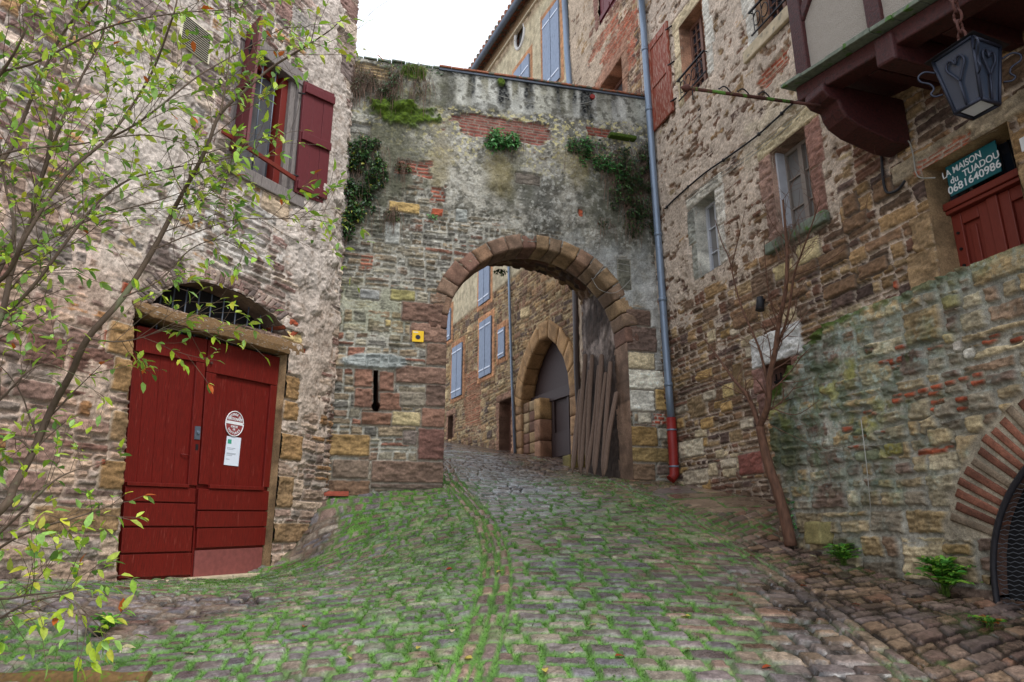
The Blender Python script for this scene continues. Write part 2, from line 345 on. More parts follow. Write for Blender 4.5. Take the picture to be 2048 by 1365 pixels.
class Wall:
    """A wall face as relief: h metres outwards and a colour at every point of a fine net."""
    def __init__(s, pl, sl, zl, seed): 
        s.pl, s.seed, s.sl, s.zl = pl, seed, np.unique(np.round(sl, 4)), np.unique(np.round(zl, 4)); s.S, s.Z = np.meshgrid(s.sl, s.zl); s.holes = []
        s.h = np.zeros_like(s.S); s.c = np.zeros(s.S.shape + (3,), np.float32); s.r = np.full(s.S.shape, .9, np.float32)
        s.n1 = con(fbm(s.S * 9, s.Z * 9, seed + 70, 4), 2.1); s.n2 = fbm(s.S * 2.2, s.Z * 2.2, seed + 80, 5); s.n3 = con(fbm(s.S * 38, s.Z * 38, seed + 90, 3), 1.8)
    def stones(s, cols, wts, mortar, amp=.03, strata=.014, **kw):
        d, R, px, pz = masonry(s.S, s.Z, s.seed, **kw)
        e = sm(0, .011, d); st = con(fbm(s.S * 10, s.Z * 46, s.seed + 50, 4), 2.); face = (R[1] - .3) * .6 + (R[2] - .5) * px * 3.4 + (R[3] - .5) * pz * 5
        s.sh = e * (amp * (.6 + np.clip(face, -.5, .8)) + strata * (st - .5) * 1.5 + .010 * (s.n3 - .5)) ; s.e = e
        c = palette(R[0], cols, wts) * (.72 + .56 * R[2])[..., None] * (.72 + .56 * st)[..., None] * (.8 + .4 * s.n1)[..., None] * (.74 + .52 * s.n3)[..., None]
        mo = np.asarray(mortar, np.float32) * (.82 + .36 * s.n1)[..., None]
        s.h = s.sh - .016 * (1 - e) + .006 * (1 - e) * (s.n3 - .5); s.c = c * e[..., None] + mo * (1 - e[..., None]); return s
    def plaster(s, level, col, grain=.007, soft=.004):
        """mortar or render filled up to `level`; stones standing prouder than that stay bare"""
        lv = level + grain * .9 * (s.n3 - .5) + grain * .45 * (s.n1 - .5)
        k = sm(-soft, soft, lv - s.h); pc = np.asarray(col, np.float32) * (.86 + .28 * s.n1)[..., None] * (.87 + .26 * con(s.n2, 2))[..., None] * (.76 + .48 * s.n3)[..., None]
        s.h = np.maximum(s.h, lv) * k + s.h * (1 - k); s.c = s.c * (1 - k[..., None]) + pc * k[..., None]; s.r = np.maximum(s.r, .92 * k); return s
    def blob(s, x, y, rx, ry, rough=.5, soft=.25, px=True, freq=6, seed=0):
        if px:
            c = s.pl.on(x, y); rx = abs(s.pl.on(x + rx, y)[0] - s.pl.on(x - rx, y)[0]) / 2; ry = abs(s.pl.on(x, y + ry)[1] - s.pl.on(x, y - ry)[1]) / 2
        else: c = (x, y)
        q = np.hypot((s.S - c[0]) / rx, (s.Z - c[1]) / ry); return 1 - sm(1 - soft, 1 + soft, q + rough * 2.2 * (fbm(s.S * freq, s.Z * freq, s.seed + 120 + seed, 4) - .5))
    def tint(s, mask, col, k=1., mul=False):
        m = (mask * k)[..., None]; s.c = s.c * (1 - m + m * np.asarray(col, np.float32)) if mul else s.c * (1 - m) + np.asarray(col, np.float32) * (.75 + .5 * s.n1)[..., None] * m
        return s
    def block(s, rc, col, up=.03, r=.02, joint=.014, px=True, edge=.02, tilt=0., rough=.012, poly=None, jcol=None):
        """one dressed stone let into the face: rc = its bounds (pixels of the photo or metres)"""
        a, b, c, d = s.pl.rect(*rc) if px else rc
        m = .08; j0, j1 = np.searchsorted(s.sl, [a - m, c + m]); i0, i1 = np.searchsorted(s.zl, [b - m, d + m])
        if j1 - j0 < 2 or i1 - i0 < 2: return s
        sl = (slice(i0, i1), slice(j0, j1)); S, Z = s.S[sl], s.Z[sl]; x, z = S - (a + c) / 2, Z - (b + d) / 2
        x = x + tilt * z; W, H = (c - a) / 2, (d - b) / 2; r = min(r, W * .8, H * .8)
        qx, qz = np.abs(x) - (W - r), np.abs(z) - (H - r)
        sd = -(np.hypot(np.maximum(qx, 0), np.maximum(qz, 0)) + np.minimum(np.maximum(qx, qz), 0) - r) + edge * (fbm(S * 16, Z * 16, s.seed + int(abs(a) * 90) % 50, 3) - .5)
        e, o = sm(0, .014, sd), sm(-joint, -joint + .006, sd)
        n = con(fbm(S * 9, Z * 20, s.seed + 140, 4), 2.2); hh = up + rough * 2 * (n - .5) + .006 * (s.n3[sl] - .5)
        ch = (s.h[sl] * (1 - o) + (.002) * o) * (1 - e) + hh * e; s.h[sl] = ch
        k = .8 + .3 * hsh(np.int64(abs(a) * 977), np.int64(abs(b) * 733)); cc = np.asarray(col, np.float32) * k * (.72 + .56 * n)[..., None] * (.85 + .3 * con(s.n2[sl], 2))[..., None] * (.8 + .4 * s.n3[sl])[..., None]
        jc = s.c[sl] if jcol is None else np.asarray(jcol, np.float32) * (.8 + .4 * s.n1[sl])[..., None]
        s.c[sl] = (s.c[sl] * (1 - o[..., None]) + jc * o[..., None]) * (1 - e[..., None]) + cc * e[..., None]; return s
    def bricks(s, rc, col, mortar, up=.012, bl=.2, bh=.048, ragged=.5, px=True, k=1.):
        a, b, c, d = s.pl.rect(*rc) if px else rc
        m = .25; j0, j1 = np.searchsorted(s.sl, [a - m, c + m]); i0, i1 = np.searchsorted(s.zl, [b - m, d + m])
        if j1 - j0 < 2 or i1 - i0 < 2: return s
        sl = (slice(i0, i1), slice(j0, j1)); S, Z = s.S[sl], s.Z[sl]
        dd, R, _, _ = masonry(S, Z, s.seed + 33, rowh=bh, cw=bl, joint=.012, warp=.012, edge=.01, rr=.008, single=True, jit=.25)
        q = np.maximum(np.abs(S - (a + c) / 2) / ((c - a) / 2), np.abs(Z - (b + d) / 2) / ((d - b) / 2)) + ragged * 2 * (fbm(S * 5, Z * 9, s.seed + 150, 3) - .5)
        mk = (1 - sm(.85, 1., q)) * k; e = sm(0, .01, dd); hh = up * e * (.5 + R[1]) + .006 * (s.n3[sl] - .5)
        bc = np.asarray(col, np.float32) * (.7 + .6 * R[0])[..., None] * (.8 + .4 * s.n1[sl])[..., None]; mc = np.asarray(mortar, np.float32) * (.8 + .4 * s.n1[sl])[..., None]
        s.h[sl] = s.h[sl] * (1 - mk) + hh * mk; cc = bc * e[..., None] + mc * (1 - e[..., None]); s.c[sl] = s.c[sl] * (1 - mk[..., None]) + cc * mk[..., None]; return s
    def hole(s, poly): s.holes.append([tuple(p) for p in poly]); return s
    def flat(s, poly_or_mask, level=0): pass
    def build(s, name, parent, mat=None, trim=None):
        ns, nz_ = len(s.sl), len(s.zl); S, Z = s.S.copy(), s.Z.copy()
        cs, cz = (S[:-1, :-1] + S[1:, 1:]) / 2, (Z[:-1, :-1] + Z[1:, 1:]) / 2; keep = np.ones(cs.shape, bool)
        if trim is not None: keep &= inpoly(cs, cz, trim)
        for p in s.holes: keep &= ~inpoly(cs, cz, p)
        kp = np.zeros((nz_ + 1, ns + 1), bool); kp[1:-1, 1:-1] = keep
        cnt = kp[:-1, :-1].astype(int) + kp[1:, :-1] + kp[:-1, 1:] + kp[1:, 1:]; bd = (cnt > 0) & (cnt < 4); bd[0] = bd[-1] = False; bd[:, 0] = bd[:, -1] = False
        ii, jj = np.nonzero(bd)          # rim points go exactly onto the outline
        if len(ii):
            X, Y = S[ii, jj], Z[ii, jj]; best = np.full(len(ii), 9.); bx, by = X.copy(), Y.copy()
            for p in s.holes + ([trim] if trim is not None else []):
                for q in range(len(p)):
                    (x1, y1), (x2, y2) = p[q], p[(q + 1) % len(p)]; L2 = (x2 - x1) ** 2 + (y2 - y1) ** 2 + 1e-12
                    t = np.clip(((X - x1) * (x2 - x1) + (Y - y1) * (y2 - y1)) / L2, 0, 1); fx, fy = x1 + t * (x2 - x1), y1 + t * (y2 - y1)
                    dd = np.hypot(X - fx, Y - fy); m = dd < best; best = np.where(m, dd, best); bx, by = np.where(m, fx, bx), np.where(m, fy, by)
            m = best < .05; S[ii[m], jj[m]] = bx[m]; Z[ii[m], jj[m]] = by[m]
        V = s.pl.p + S[..., None] * s.pl.d + s.h[..., None] * s.pl.n; V[..., 2] = Z; V = V.reshape(-1, 3)
        id_ = np.arange(ns * nz_).reshape(nz_, ns); Q = np.stack([id_[:-1, :-1], id_[:-1, 1:], id_[1:, 1:], id_[1:, :-1]], -1)[keep]
        if s.pl.flip: Q = Q[:, ::-1]
        use = np.zeros(len(V), bool); use[Q.ravel()] = True; new = np.cumsum(use) - 1
        me = np_mesh(name, V[use], new[Q]); set_col(me, np.clip(s.c.reshape(-1, 3)[use], .004, .9), s.r.reshape(-1)[use])
        return link(name, me, mat or M['wall'], parent)
def lines(a, b, step, extra=()): return np.concatenate([np.arange(a, b, step), [b], np.asarray(extra, float)]) if len(extra) else np.append(np.arange(a, b, step), b)
def arc(cx, cz, r, a0, a1, n): return [(cx + r * cos(radians(a0 + (a1 - a0) * k / n)), cz + r * sin(radians(a0 + (a1 - a0) * k / n))) for k in range(n + 1)]
def reveal(pl, poly, depth, name, parent, col, seed=0, step=.04, closed=True, out=.0, rough=.012):
    """the sides of an opening: stone returning inwards from its outline"""
    pts = []; n = len(poly)
    for i in range(n if closed else n - 1):
        (x1, z1), (x2, z2) = poly[i], poly[(i + 1) % n]; m = max(1, int(math.hypot(x2 - x1, z2 - z1) / step))
        pts += [(x1 + (x2 - x1) * k / m, z1 + (z2 - z1) * k / m) for k in range(m)]
    pts.append(poly[0] if closed else poly[-1]); m = max(2, int(depth / step)) ; A = np.array(pts); L = np.concatenate([[0], np.cumsum(np.hypot(*np.diff(A, axis=0).T))])
    o = np.linspace(out, -depth, m + 1); LL, OO = np.meshgrid(L, o); nn = con(fbm(LL * 8, OO * 8, seed, 4), 2); f2 = fbm(LL * 30, OO * 30, seed + 5, 2)
    blk = hsh(np.floor(LL / .33).astype(np.int64), np.floor(OO * 0).astype(np.int64) + seed)
    T = np.gradient(A, axis=0); T /= np.linalg.norm(T, axis=1)[:, None] + 1e-9; N = np.stack([-T[:, 1], T[:, 0]], -1); cen = A.mean(0)
    N *= np.sign(((cen - A) * N).sum(1))[:, None]; N[~np.isfinite(N)] = 0
    amp = rough * (nn - .45) * np.clip((out - OO) / .03, 0, 1); jn = np.abs((LL / .33) % 1 - .5) > .47
    SS = A[None, :, 0] + amp * N[None, :, 0]; ZZ = A[None, :, 1] + amp * N[None, :, 1]
    V = pl.p + SS[..., None] * pl.d + OO[..., None] * pl.n; V[..., 2] = ZZ; k = len(L); id_ = np.arange(k * (m + 1)).reshape(m + 1, k)
    Q = np.stack([id_[:-1, :-1], id_[:-1, 1:], id_[1:, 1:], id_[1:, :-1]], -1).reshape(-1, 4)
    me = np_mesh(name, V.reshape(-1, 3), Q); c = np.asarray(col, np.float32) * (.6 + .7 * blk)[..., None] * (.7 + .6 * nn)[..., None] * (.85 + .3 * f2)[..., None]
    c = np.where(jn[..., None], c * .8, c); set_col(me, c.reshape(-1, 3), np.full(c.shape[:2], .9)); return link(name, me, M['wall'], parent)
def stoneblock(mb_list, pts8, seed, sub=7, amp=.008):
    """a hewn block from 8 corners (bottom 0-3, top 4-7), subdivided, worn and roughened"""
    p = np.array(pts8, float).reshape(8, 3); n = sub + 1; u = np.linspace(0, 1, n)
    def tri(a, b, c):
        return (p[0] * ((1 - a) * (1 - b) * (1 - c))[..., None] + p[1] * (a * (1 - b) * (1 - c))[..., None] + p[2] * (a * b * (1 - c))[..., None] + p[3] * ((1 - a) * b * (1 - c))[..., None]
                + p[4] * ((1 - a) * (1 - b) * c)[..., None] + p[5] * (a * (1 - b) * c)[..., None] + p[6] * (a * b * c)[..., None] + p[7] * ((1 - a) * b * c)[..., None])
    A, B = np.meshgrid(u, u); O, I = np.zeros_like(A), np.ones_like(A); cen = p.mean(0)
    size = np.linalg.norm(p[6] - p[0])
    for (a, b, c) in ((A, O, B), (A, I, B), (O, A, B), (I, A, B), (A, B, O), (A, B, I)):
        q = tri(a, b, c); ed = np.stack([np.minimum(a, 1 - a), np.minimum(b, 1 - b), np.minimum(c, 1 - c)], -1); ed = np.sort(ed, -1)[..., 1]
        k = 1 - .028 * (1 - sm(0, .16, ed)); nz3 = vnoise(q[..., 0] * 13 + q[..., 2] * 5, q[..., 1] * 13 + q[..., 2] * 11, seed) - .5
        nz4 = vnoise(q[..., 0] * 40 + q[..., 2] * 31, q[..., 1] * 40 - q[..., 2] * 17, seed + 3) - .5
        q = cen + (q - cen) * (k + (nz3 * amp * 2 + nz4 * amp * .8) / size)[..., None]; mb_list[0].append(q.reshape(-1, 3))
        id_ = np.arange(n * n).reshape(n, n) + mb_list[2]; mb_list[1].append(np.stack([id_[:-1, :-1], id_[:-1, 1:], id_[1:, 1:], id_[1:, :-1]], -1).reshape(-1, 4)); mb_list[2] += n * n
        mb_list[3].append(np.full(n * n, seed)); 
def blocks_mesh(name, blocks, cols, parent, amp=.008, sub=7, mat=None, smooth=True, org=None):
    L = [[], [], 0, []]
    for k, b in enumerate(blocks): stoneblock(L, b, k + 1, sub, amp)
    V = np.concatenate(L[0]); c = np.concatenate([np.tile(np.asarray(cols[k], np.float32), (6 * (sub + 1) ** 2, 1)) for k in range(len(blocks))])
    n = con(fbm(V[:, 0] * 9 + V[:, 2] * 4, V[:, 1] * 9 + V[:, 2] * 12, 3, 4), 2.2); me = np_mesh(name, V, np.concatenate(L[1]), smooth)
    import bmesh
    set_col(me, c * (.65 + .7 * n)[:, None], np.full(len(V), .88))
    b = bmesh.new(); b.from_mesh(me); bmesh.ops.remove_doubles(b, verts=b.verts, dist=.0004); bmesh.ops.recalc_face_normals(b, faces=b.faces); b.to_mesh(me); b.free()
    return link(name, me, mat or M['wall'], parent, org=org)
def text_mesh(txt, size, ext=.002):
    cu = bpy.data.curves.new('lettering', 'FONT'); cu.body = txt; cu.size = size; cu.extrude = ext; cu.align_x = 'CENTER'; cu.align_y = 'CENTER'; cu.offset = size * .012
    o = bpy.data.objects.new('lettering', cu); COL.objects.link(o); dg = bpy.context.evaluated_depsgraph_get(); me = bpy.data.meshes.new_from_object(o.evaluated_get(dg))
    V = [tuple(v.co) for v in me.vertices]; Fc = [tuple(p.vertices) for p in me.polygons]; bpy.data.objects.remove(o); bpy.data.curves.remove(cu); bpy.data.meshes.remove(me); return V, Fc
def lettering(mb, pl, items, off):
    """items: (text, s, z, size, tilt, width factor); s grows to the reader's right only on unflipped planes"""
    sg = -1 if pl.flip else 1
    for txt, s, z, size, tilt, wf in items:
        V, Fc = text_mesh(txt, size); ca, sa = cos(tilt), sin(tilt)
        mb.add([pl.P(s + sg * (x * wf * ca - y * sa), z + x * wf * sa + y * ca, off + q) for x, y, q in V], Fc)
    return mb
# ------------------------------------------------------------------ stone colours (albedo)
ST = [lin(150, 130, 120), lin(122, 108, 102), lin(166, 148, 134), lin(184, 168, 152), lin(128, 102, 94), lin(140, 134, 128), lin(160, 126, 90)]
STG = [lin(126, 116, 98), lin(108, 104, 96), lin(138, 122, 100), lin(118, 98, 82), lin(146, 138, 120), lin(128, 90, 74)]
STR = [lin(128, 100, 76), lin(104, 84, 68), lin(146, 118, 84), lin(116, 84, 68), lin(154, 130, 98), lin(94, 76, 68), lin(176, 158, 128)]
OCHRE, REDST, BRICK = lin(148, 116, 78), lin(132, 96, 82), lin(160, 82, 56)
def px_poly(pl, pts, off=0.): return [pl.on(x, y, off) for x, y in pts]
def bl(q, u, v):                     # point in a four-cornered leaf: q = BL, BR, TR, TL in (s,z)
    q = np.array(q); return tuple((q[0] * (1 - u) + q[1] * u) * (1 - v) + (q[3] * (1 - u) + q[2] * u) * v)
def sub(q, u0, u1, v0, v1): return [bl(q, u0, v0), bl(q, u1, v0), bl(q, u1, v1), bl(q, u0, v1)]
# ================================================================== LEFT HOUSE
lh = thing('stone_house', PL.P(0, 1.1, -.5), 'tall pale stone house on the left with double red garage doors', 'house')
WL = Wall(PL, lines(-9, -3.6, .08, lines(-3.6, 2.12, .0125)), lines(.2, 11.2, .0125), 3)
WL.stones(ST, [3, 2, 3, 3, 2, 2, .8], lin(170, 161, 153), amp=.034, rowh=.30, cw=.5, joint=.022, warp=.022, edge=.012, rr=.014, types=(.1, .42))
lev = .001 + .016 * (WL.n2 - .5) * 2
for (x, y, rx, ry, k) in ((290, 250, 130, 170, .058), (650, 260, 55, 330, .058), (625, 640, 50, 260, .05), (230, 560, 90, 70, .03), (330, 470, 90, 60, .02), (560, 470, 60, 70, .02), (150, 600, 60, 80, .018), (420, 60, 120, 70, .026), (180, 760, 60, 60, .026), (120, 1080, 90, 40, .016), (660, 80, 60, 100, .022)):
    lev = lev + k * WL.blob(x, y, rx, ry, .55, .35, seed=x % 40)
for (x, y, rx, ry, k) in ((440, 430, 120, 50, .016), (110, 120, 110, 130, .012), (90, 900, 120, 120, .014), (560, 560, 60, 60, .014), (640, 900, 40, 160, .022), (690, 150, 26, 60, .03)):
    lev = lev - k * WL.blob(x, y, rx, ry, .5, .35, seed=y % 40)
WL.plaster(lev, lin(186, 175, 165), .013)
WL.tint(WL.blob(650, 400, 70, 420, .6, .5) * sm(.58, .66, fbm(WL.S * 11, WL.Z * 13, 77, 3)), lin(140, 124, 110), .6)
WL.tint(WL.blob(440, 470, 110, 90, .9, .5) * (WL.n1 > .5), lin(206, 202, 196), .7); WL.tint(WL.blob(80, 420, 130, 420, .5, .6), (1.04, .98, .98), 1, True)
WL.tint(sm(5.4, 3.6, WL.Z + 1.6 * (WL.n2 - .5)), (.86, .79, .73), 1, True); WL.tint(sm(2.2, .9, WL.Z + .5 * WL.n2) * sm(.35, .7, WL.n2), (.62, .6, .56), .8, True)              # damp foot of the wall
WL.tint(WL.blob(200, 800, 130, 240, .5, .5), (1.02, .93, .88), .8, True)
for rc, k in (((212, 645, 268, 712), 0), ((222, 716, 262, 785), 0), ((218, 822, 254, 884), 1), ((196, 920, 246, 980), 0), ((60, 1012, 236, 1066), 1), ((566, 752, 596, 800), 0), ((564, 803, 594, 842), 0), ((554, 868, 602, 922), 0),
              ((546, 953, 584, 1016), 1), ((536, 1046, 622, 1086), 1), ((560, 664, 602, 684), 2), ((520, 392, 578, 432), 3)):
    WL.block(rc, (OCHRE, lin(136, 110, 80), lin(190, 168, 120), lin(184, 164, 140))[k], .034 if k < 2 else .026, jcol=lin(176, 160, 142))
for rc in ((10, 880, 120, 925), (5, 940, 90, 985), (110, 1000, 200, 1012), (20, 760, 110, 800), (60, 820, 150, 850), (30, 625, 110, 665), (130, 660, 200, 690)): WL.block(rc, lin(140, 112, 100), .032, jcol=lin(160, 146, 132))
for rc in ((240, 565, 262, 590), (268, 606, 290, 622), (576, 640, 594, 652), (598, 696, 610, 706), (205, 660, 212, 690), (236, 1070, 262, 1082), (200, 918, 210, 930)): WL.block(rc, BRICK, .03, r=.01)
for k in range(16, 22):                                                                                   # rough quoins at the corner
    z = 2.3 + k * .38; WL.block((1.99 - .012 * k * .38 - (.42 if k % 2 else .26), z, 2.12 - .012 * k * .38, z + .34), ST[k % 5], .026, px=False, jcol=lin(178, 164, 148), edge=.035)
door_hole = px_poly(PL, [(229, 1180), (266, 622), (574, 702), (537, 1152)]); 
lens = px_poly(PL, [(303, 606), (322, 586), (345, 573), (375, 566), (405, 565), (430, 570), (460, 580), (490, 594), (520, 612), (548, 634), (566, 654), (577, 676), (500, 655), (420, 640), (350, 622)])
win_hole = px_poly(PL, [(450, 318), (480, 60), (611, 165), (590, 392)])
wl_trim = [(-9, .2), (2.105, .2), (2.1, 2.1), (1.965, 11.2), (-9, 11.2)]
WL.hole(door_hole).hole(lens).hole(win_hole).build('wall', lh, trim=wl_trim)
MB().pbox(PL, -9, 1.9, 11.1, 11.2, -6, .25).build('eaves', M['grey_wood'], lh)
MB().pbox(PL, -9, 1.93, -.5, 11.1, -6, -.62).build('rear_wall', M['sandstone'], lh)
_v = [PL.P(2.1, .2, .005), PL.P(2.1, .2, -6), PL.P(1.96, 11.2, -6), PL.P(1.96, 11.2, .005)]; MB().add(_v, [(0, 1, 2, 3)]).build('side_wall', M['sandstone'], lh)
reveal(PL, [door_hole[0], door_hole[1], door_hole[2], door_hole[3]], .3, 'doorway_reveal', lh, lin(146, 120, 88), 5, closed=False, out=.012)
reveal(PL, lens, .3, 'fanlight_reveal', lh, lin(120, 100, 86), 6, out=.01); reveal(PL, win_hole, .26, 'window_reveal', lh, lin(150, 138, 126), 7, out=.004)
MB().prism(PL, lens, -.34, -.32).build('fanlight_void', M['black'], lh)
# relieving arch of thin stones on edge
oc = spline(px_poly(PL, [(268, 588), (292, 556), (330, 542), (380, 537), (430, 543), (480, 560), (530, 588), (570, 622), (598, 664)]), 10); ic = spline(px_poly(PL, [(298, 610), (318, 584), (345, 570), (380, 563), (425, 567), (470, 582), (515, 606), (552, 636), (580, 678)]), 10)
_rs = np.random.RandomState(4); B_, C_ = [], []
nst = 38; tt = np.linspace(0, len(oc) - 1.001, nst + 1)
at = lambda cv, t: cv[int(t)] * (1 - t % 1) + cv[min(int(t) + 1, len(cv) - 1)] * (t % 1)
for k in range(nst):
    a, b = tt[k] + .18, tt[k + 1] - .18; o = .018 + .02 * _rs.rand(); e = .9 + .16 * _rs.rand()
    q = [at(ic, a), at(ic, b), at(ic, b) + (at(oc, b) - at(ic, b)) * e, at(ic, a) + (at(oc, a) - at(ic, a)) * e]
    B_.append([PL.P(*q[0], -.28), PL.P(*q[1], -.28), PL.P(*q[2], -.28), PL.P(*q[3], -.28)] + [PL.P(*p, o) for p in q]); C_.append(ST[_rs.randint(0, 5)] if k not in (nst - 1, nst - 3) else BRICK)
blocks_mesh('relieving_arch', B_, C_, lh, .006, 5)
# warped oak lintel
top = spline(px_poly(PL, [(258, 602), (300, 612), (350, 626), (400, 632), (450, 648), (520, 668), (600, 690)]), 8); bot = spline(px_poly(PL, [(264, 618), (300, 636), (350, 650), (400, 664), (450, 676), (520, 696), (600, 717)]), 8)
vs, fs = [], []
for k, (a, b) in enumerate(zip(top, bot)):
    n = .012 * (vnoise(np.array([k * .5]), np.array([1.]))[0] - .5)
    vs += [PL.P(b[0], b[1], -.28), PL.P(b[0], b[1] + n, .05), PL.P(b[0], b[1] * .5 + a[1] * .5, .062 + n), PL.P(a[0], a[1] + n, .052), PL.P(a[0], a[1] + n, -.28)]
m = len(top)
for k in range(m - 1):
    for j in range(5): fs.append((k * 5 + j, k * 5 + (j + 1) % 5, (k + 1) * 5 + (j + 1) % 5, (k + 1) * 5 + j))
fs += [tuple(range(5)), tuple(range((m - 1) * 5, m * 5))]
MB().add(vs, fs).build('lintel', M['beam'], lh, .008)
for k in range(10):
    x = 318 + k * 25; s, z = PL.on(x, 620 + (k * 5.5), -.16); MB().tube([PL.P(s, z - .28, -.16), PL.P(s, z + .32, -.16)], .009, 6).build('fanlight_bar', M['zinc_dark'], lh)
# the two garage door leaves
DO = -.13
qa = px_poly(PL, [(233, 1168), (377, 1160), (411, 680), (271, 652)], DO); qb = px_poly(PL, [(381, 1159), (521, 1147), (556, 716), (414, 681)], DO)
dl = MB().pquad(PL, sub(qa, 0, 1, 0, 1), DO - .05, DO).build('door_leaf', M['red_door'], lh, .004)
m = MB()
m.pquad(PL, sub(qa, 0, 1, .895, 1), DO + .001, DO + .032).pquad(PL, sub(qa, .86, 1, .375, .893), DO + .001, DO + .03)
for v0, v1, o in ((.02, .105, .03), (.112, .205, .036), (.212, .30, .032), (.306, .362, .034)): m.pquad(PL, sub(qa, -.005, .985 + .012 * sin(v0 * 40), v0, v1), DO + .001, DO + o)
m.pquad(PL, sub(qa, 0, .86, .364, .378), DO + .001, DO + .05)
m.build('door_boards', M['red_door'], dl, .004)
for u in (.16, .36, .5, .66): MB().pquad(PL, sub(qa, u - .004, u + .004, .38, .893), DO, DO + .004).build('board_seam', M['red_door'], dl)
MB().pquad(PL, sub(qa, .9, .985, .565, .62), DO + .03, DO + .038).build('lock_plate', M['zinc_dark'], dl); MB().tube([PL.P(*bl(qa, .945, .595), DO + .038), PL.P(*bl(qa, .945, .595), DO + .05)], .018, 12).build('lock_cylinder', M['zinc'], dl)
MB().pquad(PL, sub(qa, .93, .97, .52, .545), DO + .03, DO + .034).build('keyhole', M['iron'], dl); MB().tube([PL.P(*bl(qa, .74, .5), DO + .01), PL.P(*bl(qa, .82, .498), DO + .03), PL.P(*bl(qa, .88, .49), DO + .01)], .006, 6).build('pull_handle', M['red_door'], dl)
dr = MB().pquad(PL, sub(qb, 0, 1, .0, 1), DO - .05, DO).build('door_leaf', M['red_door'], lh, .004)
m = MB()
m.pquad(PL, sub(qb, 0, 1, .86, 1), DO + .001, DO + .032).pquad(PL, sub(qb, 0, .125, .38, .858), DO + .001, DO + .03).pquad(PL, sub(qb, .9, 1, .38, .858), DO + .001, DO + .03)
for v0, v1, o in ((.122, .2, .032), (.205, .27, .036), (.276, .362, .033)): m.pquad(PL, sub(qb, .012 * sin(v0 * 60) + .01, 1.0, v0, v1), DO + .001, DO + o)
m.pquad(PL, sub(qb, .125, .9, .364, .38), DO + .001, DO + .05); m.build('door_boards', M['red_door'], dr, .004)
MB().pquad(PL, sub(qb, .02, .985, .0, .112), DO + .001, DO + .02).build('kick_board', M['red_step'], dr, .004)
for u in (.3, .5, .7): MB().pquad(PL, sub(qb, u - .004, u + .004, .38, .858), DO, DO + .004).build('board_seam', M['red_door'], dr)
MB().tube([PL.P(*bl(qb, .04, .9), DO + .03), PL.P(*bl(qb, .04, .9), DO + .055)], .016, 8).build('bolt_head', M['rust'], dr)
MB().pquad(PL, px_poly(PL, [(225, 1185), (525, 1165), (520, 1146), (232, 1168)]), -.3, .04).build('threshold', M['palestone'], lh, .01)
# signs on the door
c = PL.on(469, 848, DO + .01); R1 = .145
ns = thing('no_parking_sign', PL.P(c[0], c[1], DO + .01), 'small round red and white no parking sign on the garage door', 'sign')
MB().prism(PL, [(c[0] + R1 * .93 * cos(a), c[1] + R1 * sin(a)) for a in np.linspace(0, 2 * pi, 40, endpoint=False)], DO + .004, DO + .010).build('disc', M['signred'], ns)
rim = [PL.P(c[0] + R1 * .93 * cos(a), c[1] + R1 * sin(a), DO + .012) for a in np.linspace(0, 2 * pi, 40)]; MB().tube(rim, .006, 6).build('rim', M['white'], ns)
MB().pbox(PL, c[0] - .125, c[0] + .125, c[1] - .008, c[1] + .026, DO + .0105, DO + .013).build('white_bar', M['white'], ns)
it = [('STATIONNER', c[0], c[1] + .052, .046, 0, .82), ('SORTIE', c[0], c[1] - .036, .036, 0, .9), ('DE', c[0], c[1] - .068, .032, 0, .9)]
for tx, a0, a1, r_ in (('DEFENSE DE', 152, 28, .108), ('VOITURES', 212, 328, .112)):
    for k, ch in enumerate(tx):
        a = radians(a0 + (a1 - a0) * (k + .5) / len(tx)); it.append((ch, c[0] + r_ * .93 * cos(a), c[1] + r_ * sin(a), .04, a - pi / 2 if a0 < 180 else a + pi / 2, .9))
lettering(MB(), PL, it, DO + .0125).build('lettering', M['white'], ns)
pa = PL.rect(451, 875, 477, 930); pa = PL.on(450, 902, DO)[0], PL.on(465, 932, DO)[1], PL.on(479, 902, DO)[0], PL.on(465, 874, DO)[1]
pn = thing('paper_notice', PL.P(pa[0], pa[1], DO + .01), 'white paper notice pinned under the round sign on the red door', 'notice')
MB().pbox(PL, pa[0], pa[2], pa[1], pa[3], DO + .004, DO + .006).build('sheet', M['paper'], pn)
MB().pbox(PL, pa[0] + .02, pa[0] + .075, pa[3] - .085, pa[3] - .035, DO + .0062, DO + .0072).build('green_emblem', M['greenink'], pn)
m = MB()
for k, (wd, z) in enumerate(((.7, .13), (.55, .145), (.8, .19), (.75, .2), (.5, .215), (.3, .26))): m.pbox(PL, pa[0] + .02, pa[0] + .02 + (pa[2] - pa[0] - .04) * wd, pa[3] - z - .005, pa[3] - z, DO + .0062, DO + .007)
m.build('text_lines', M['ink'], pn)
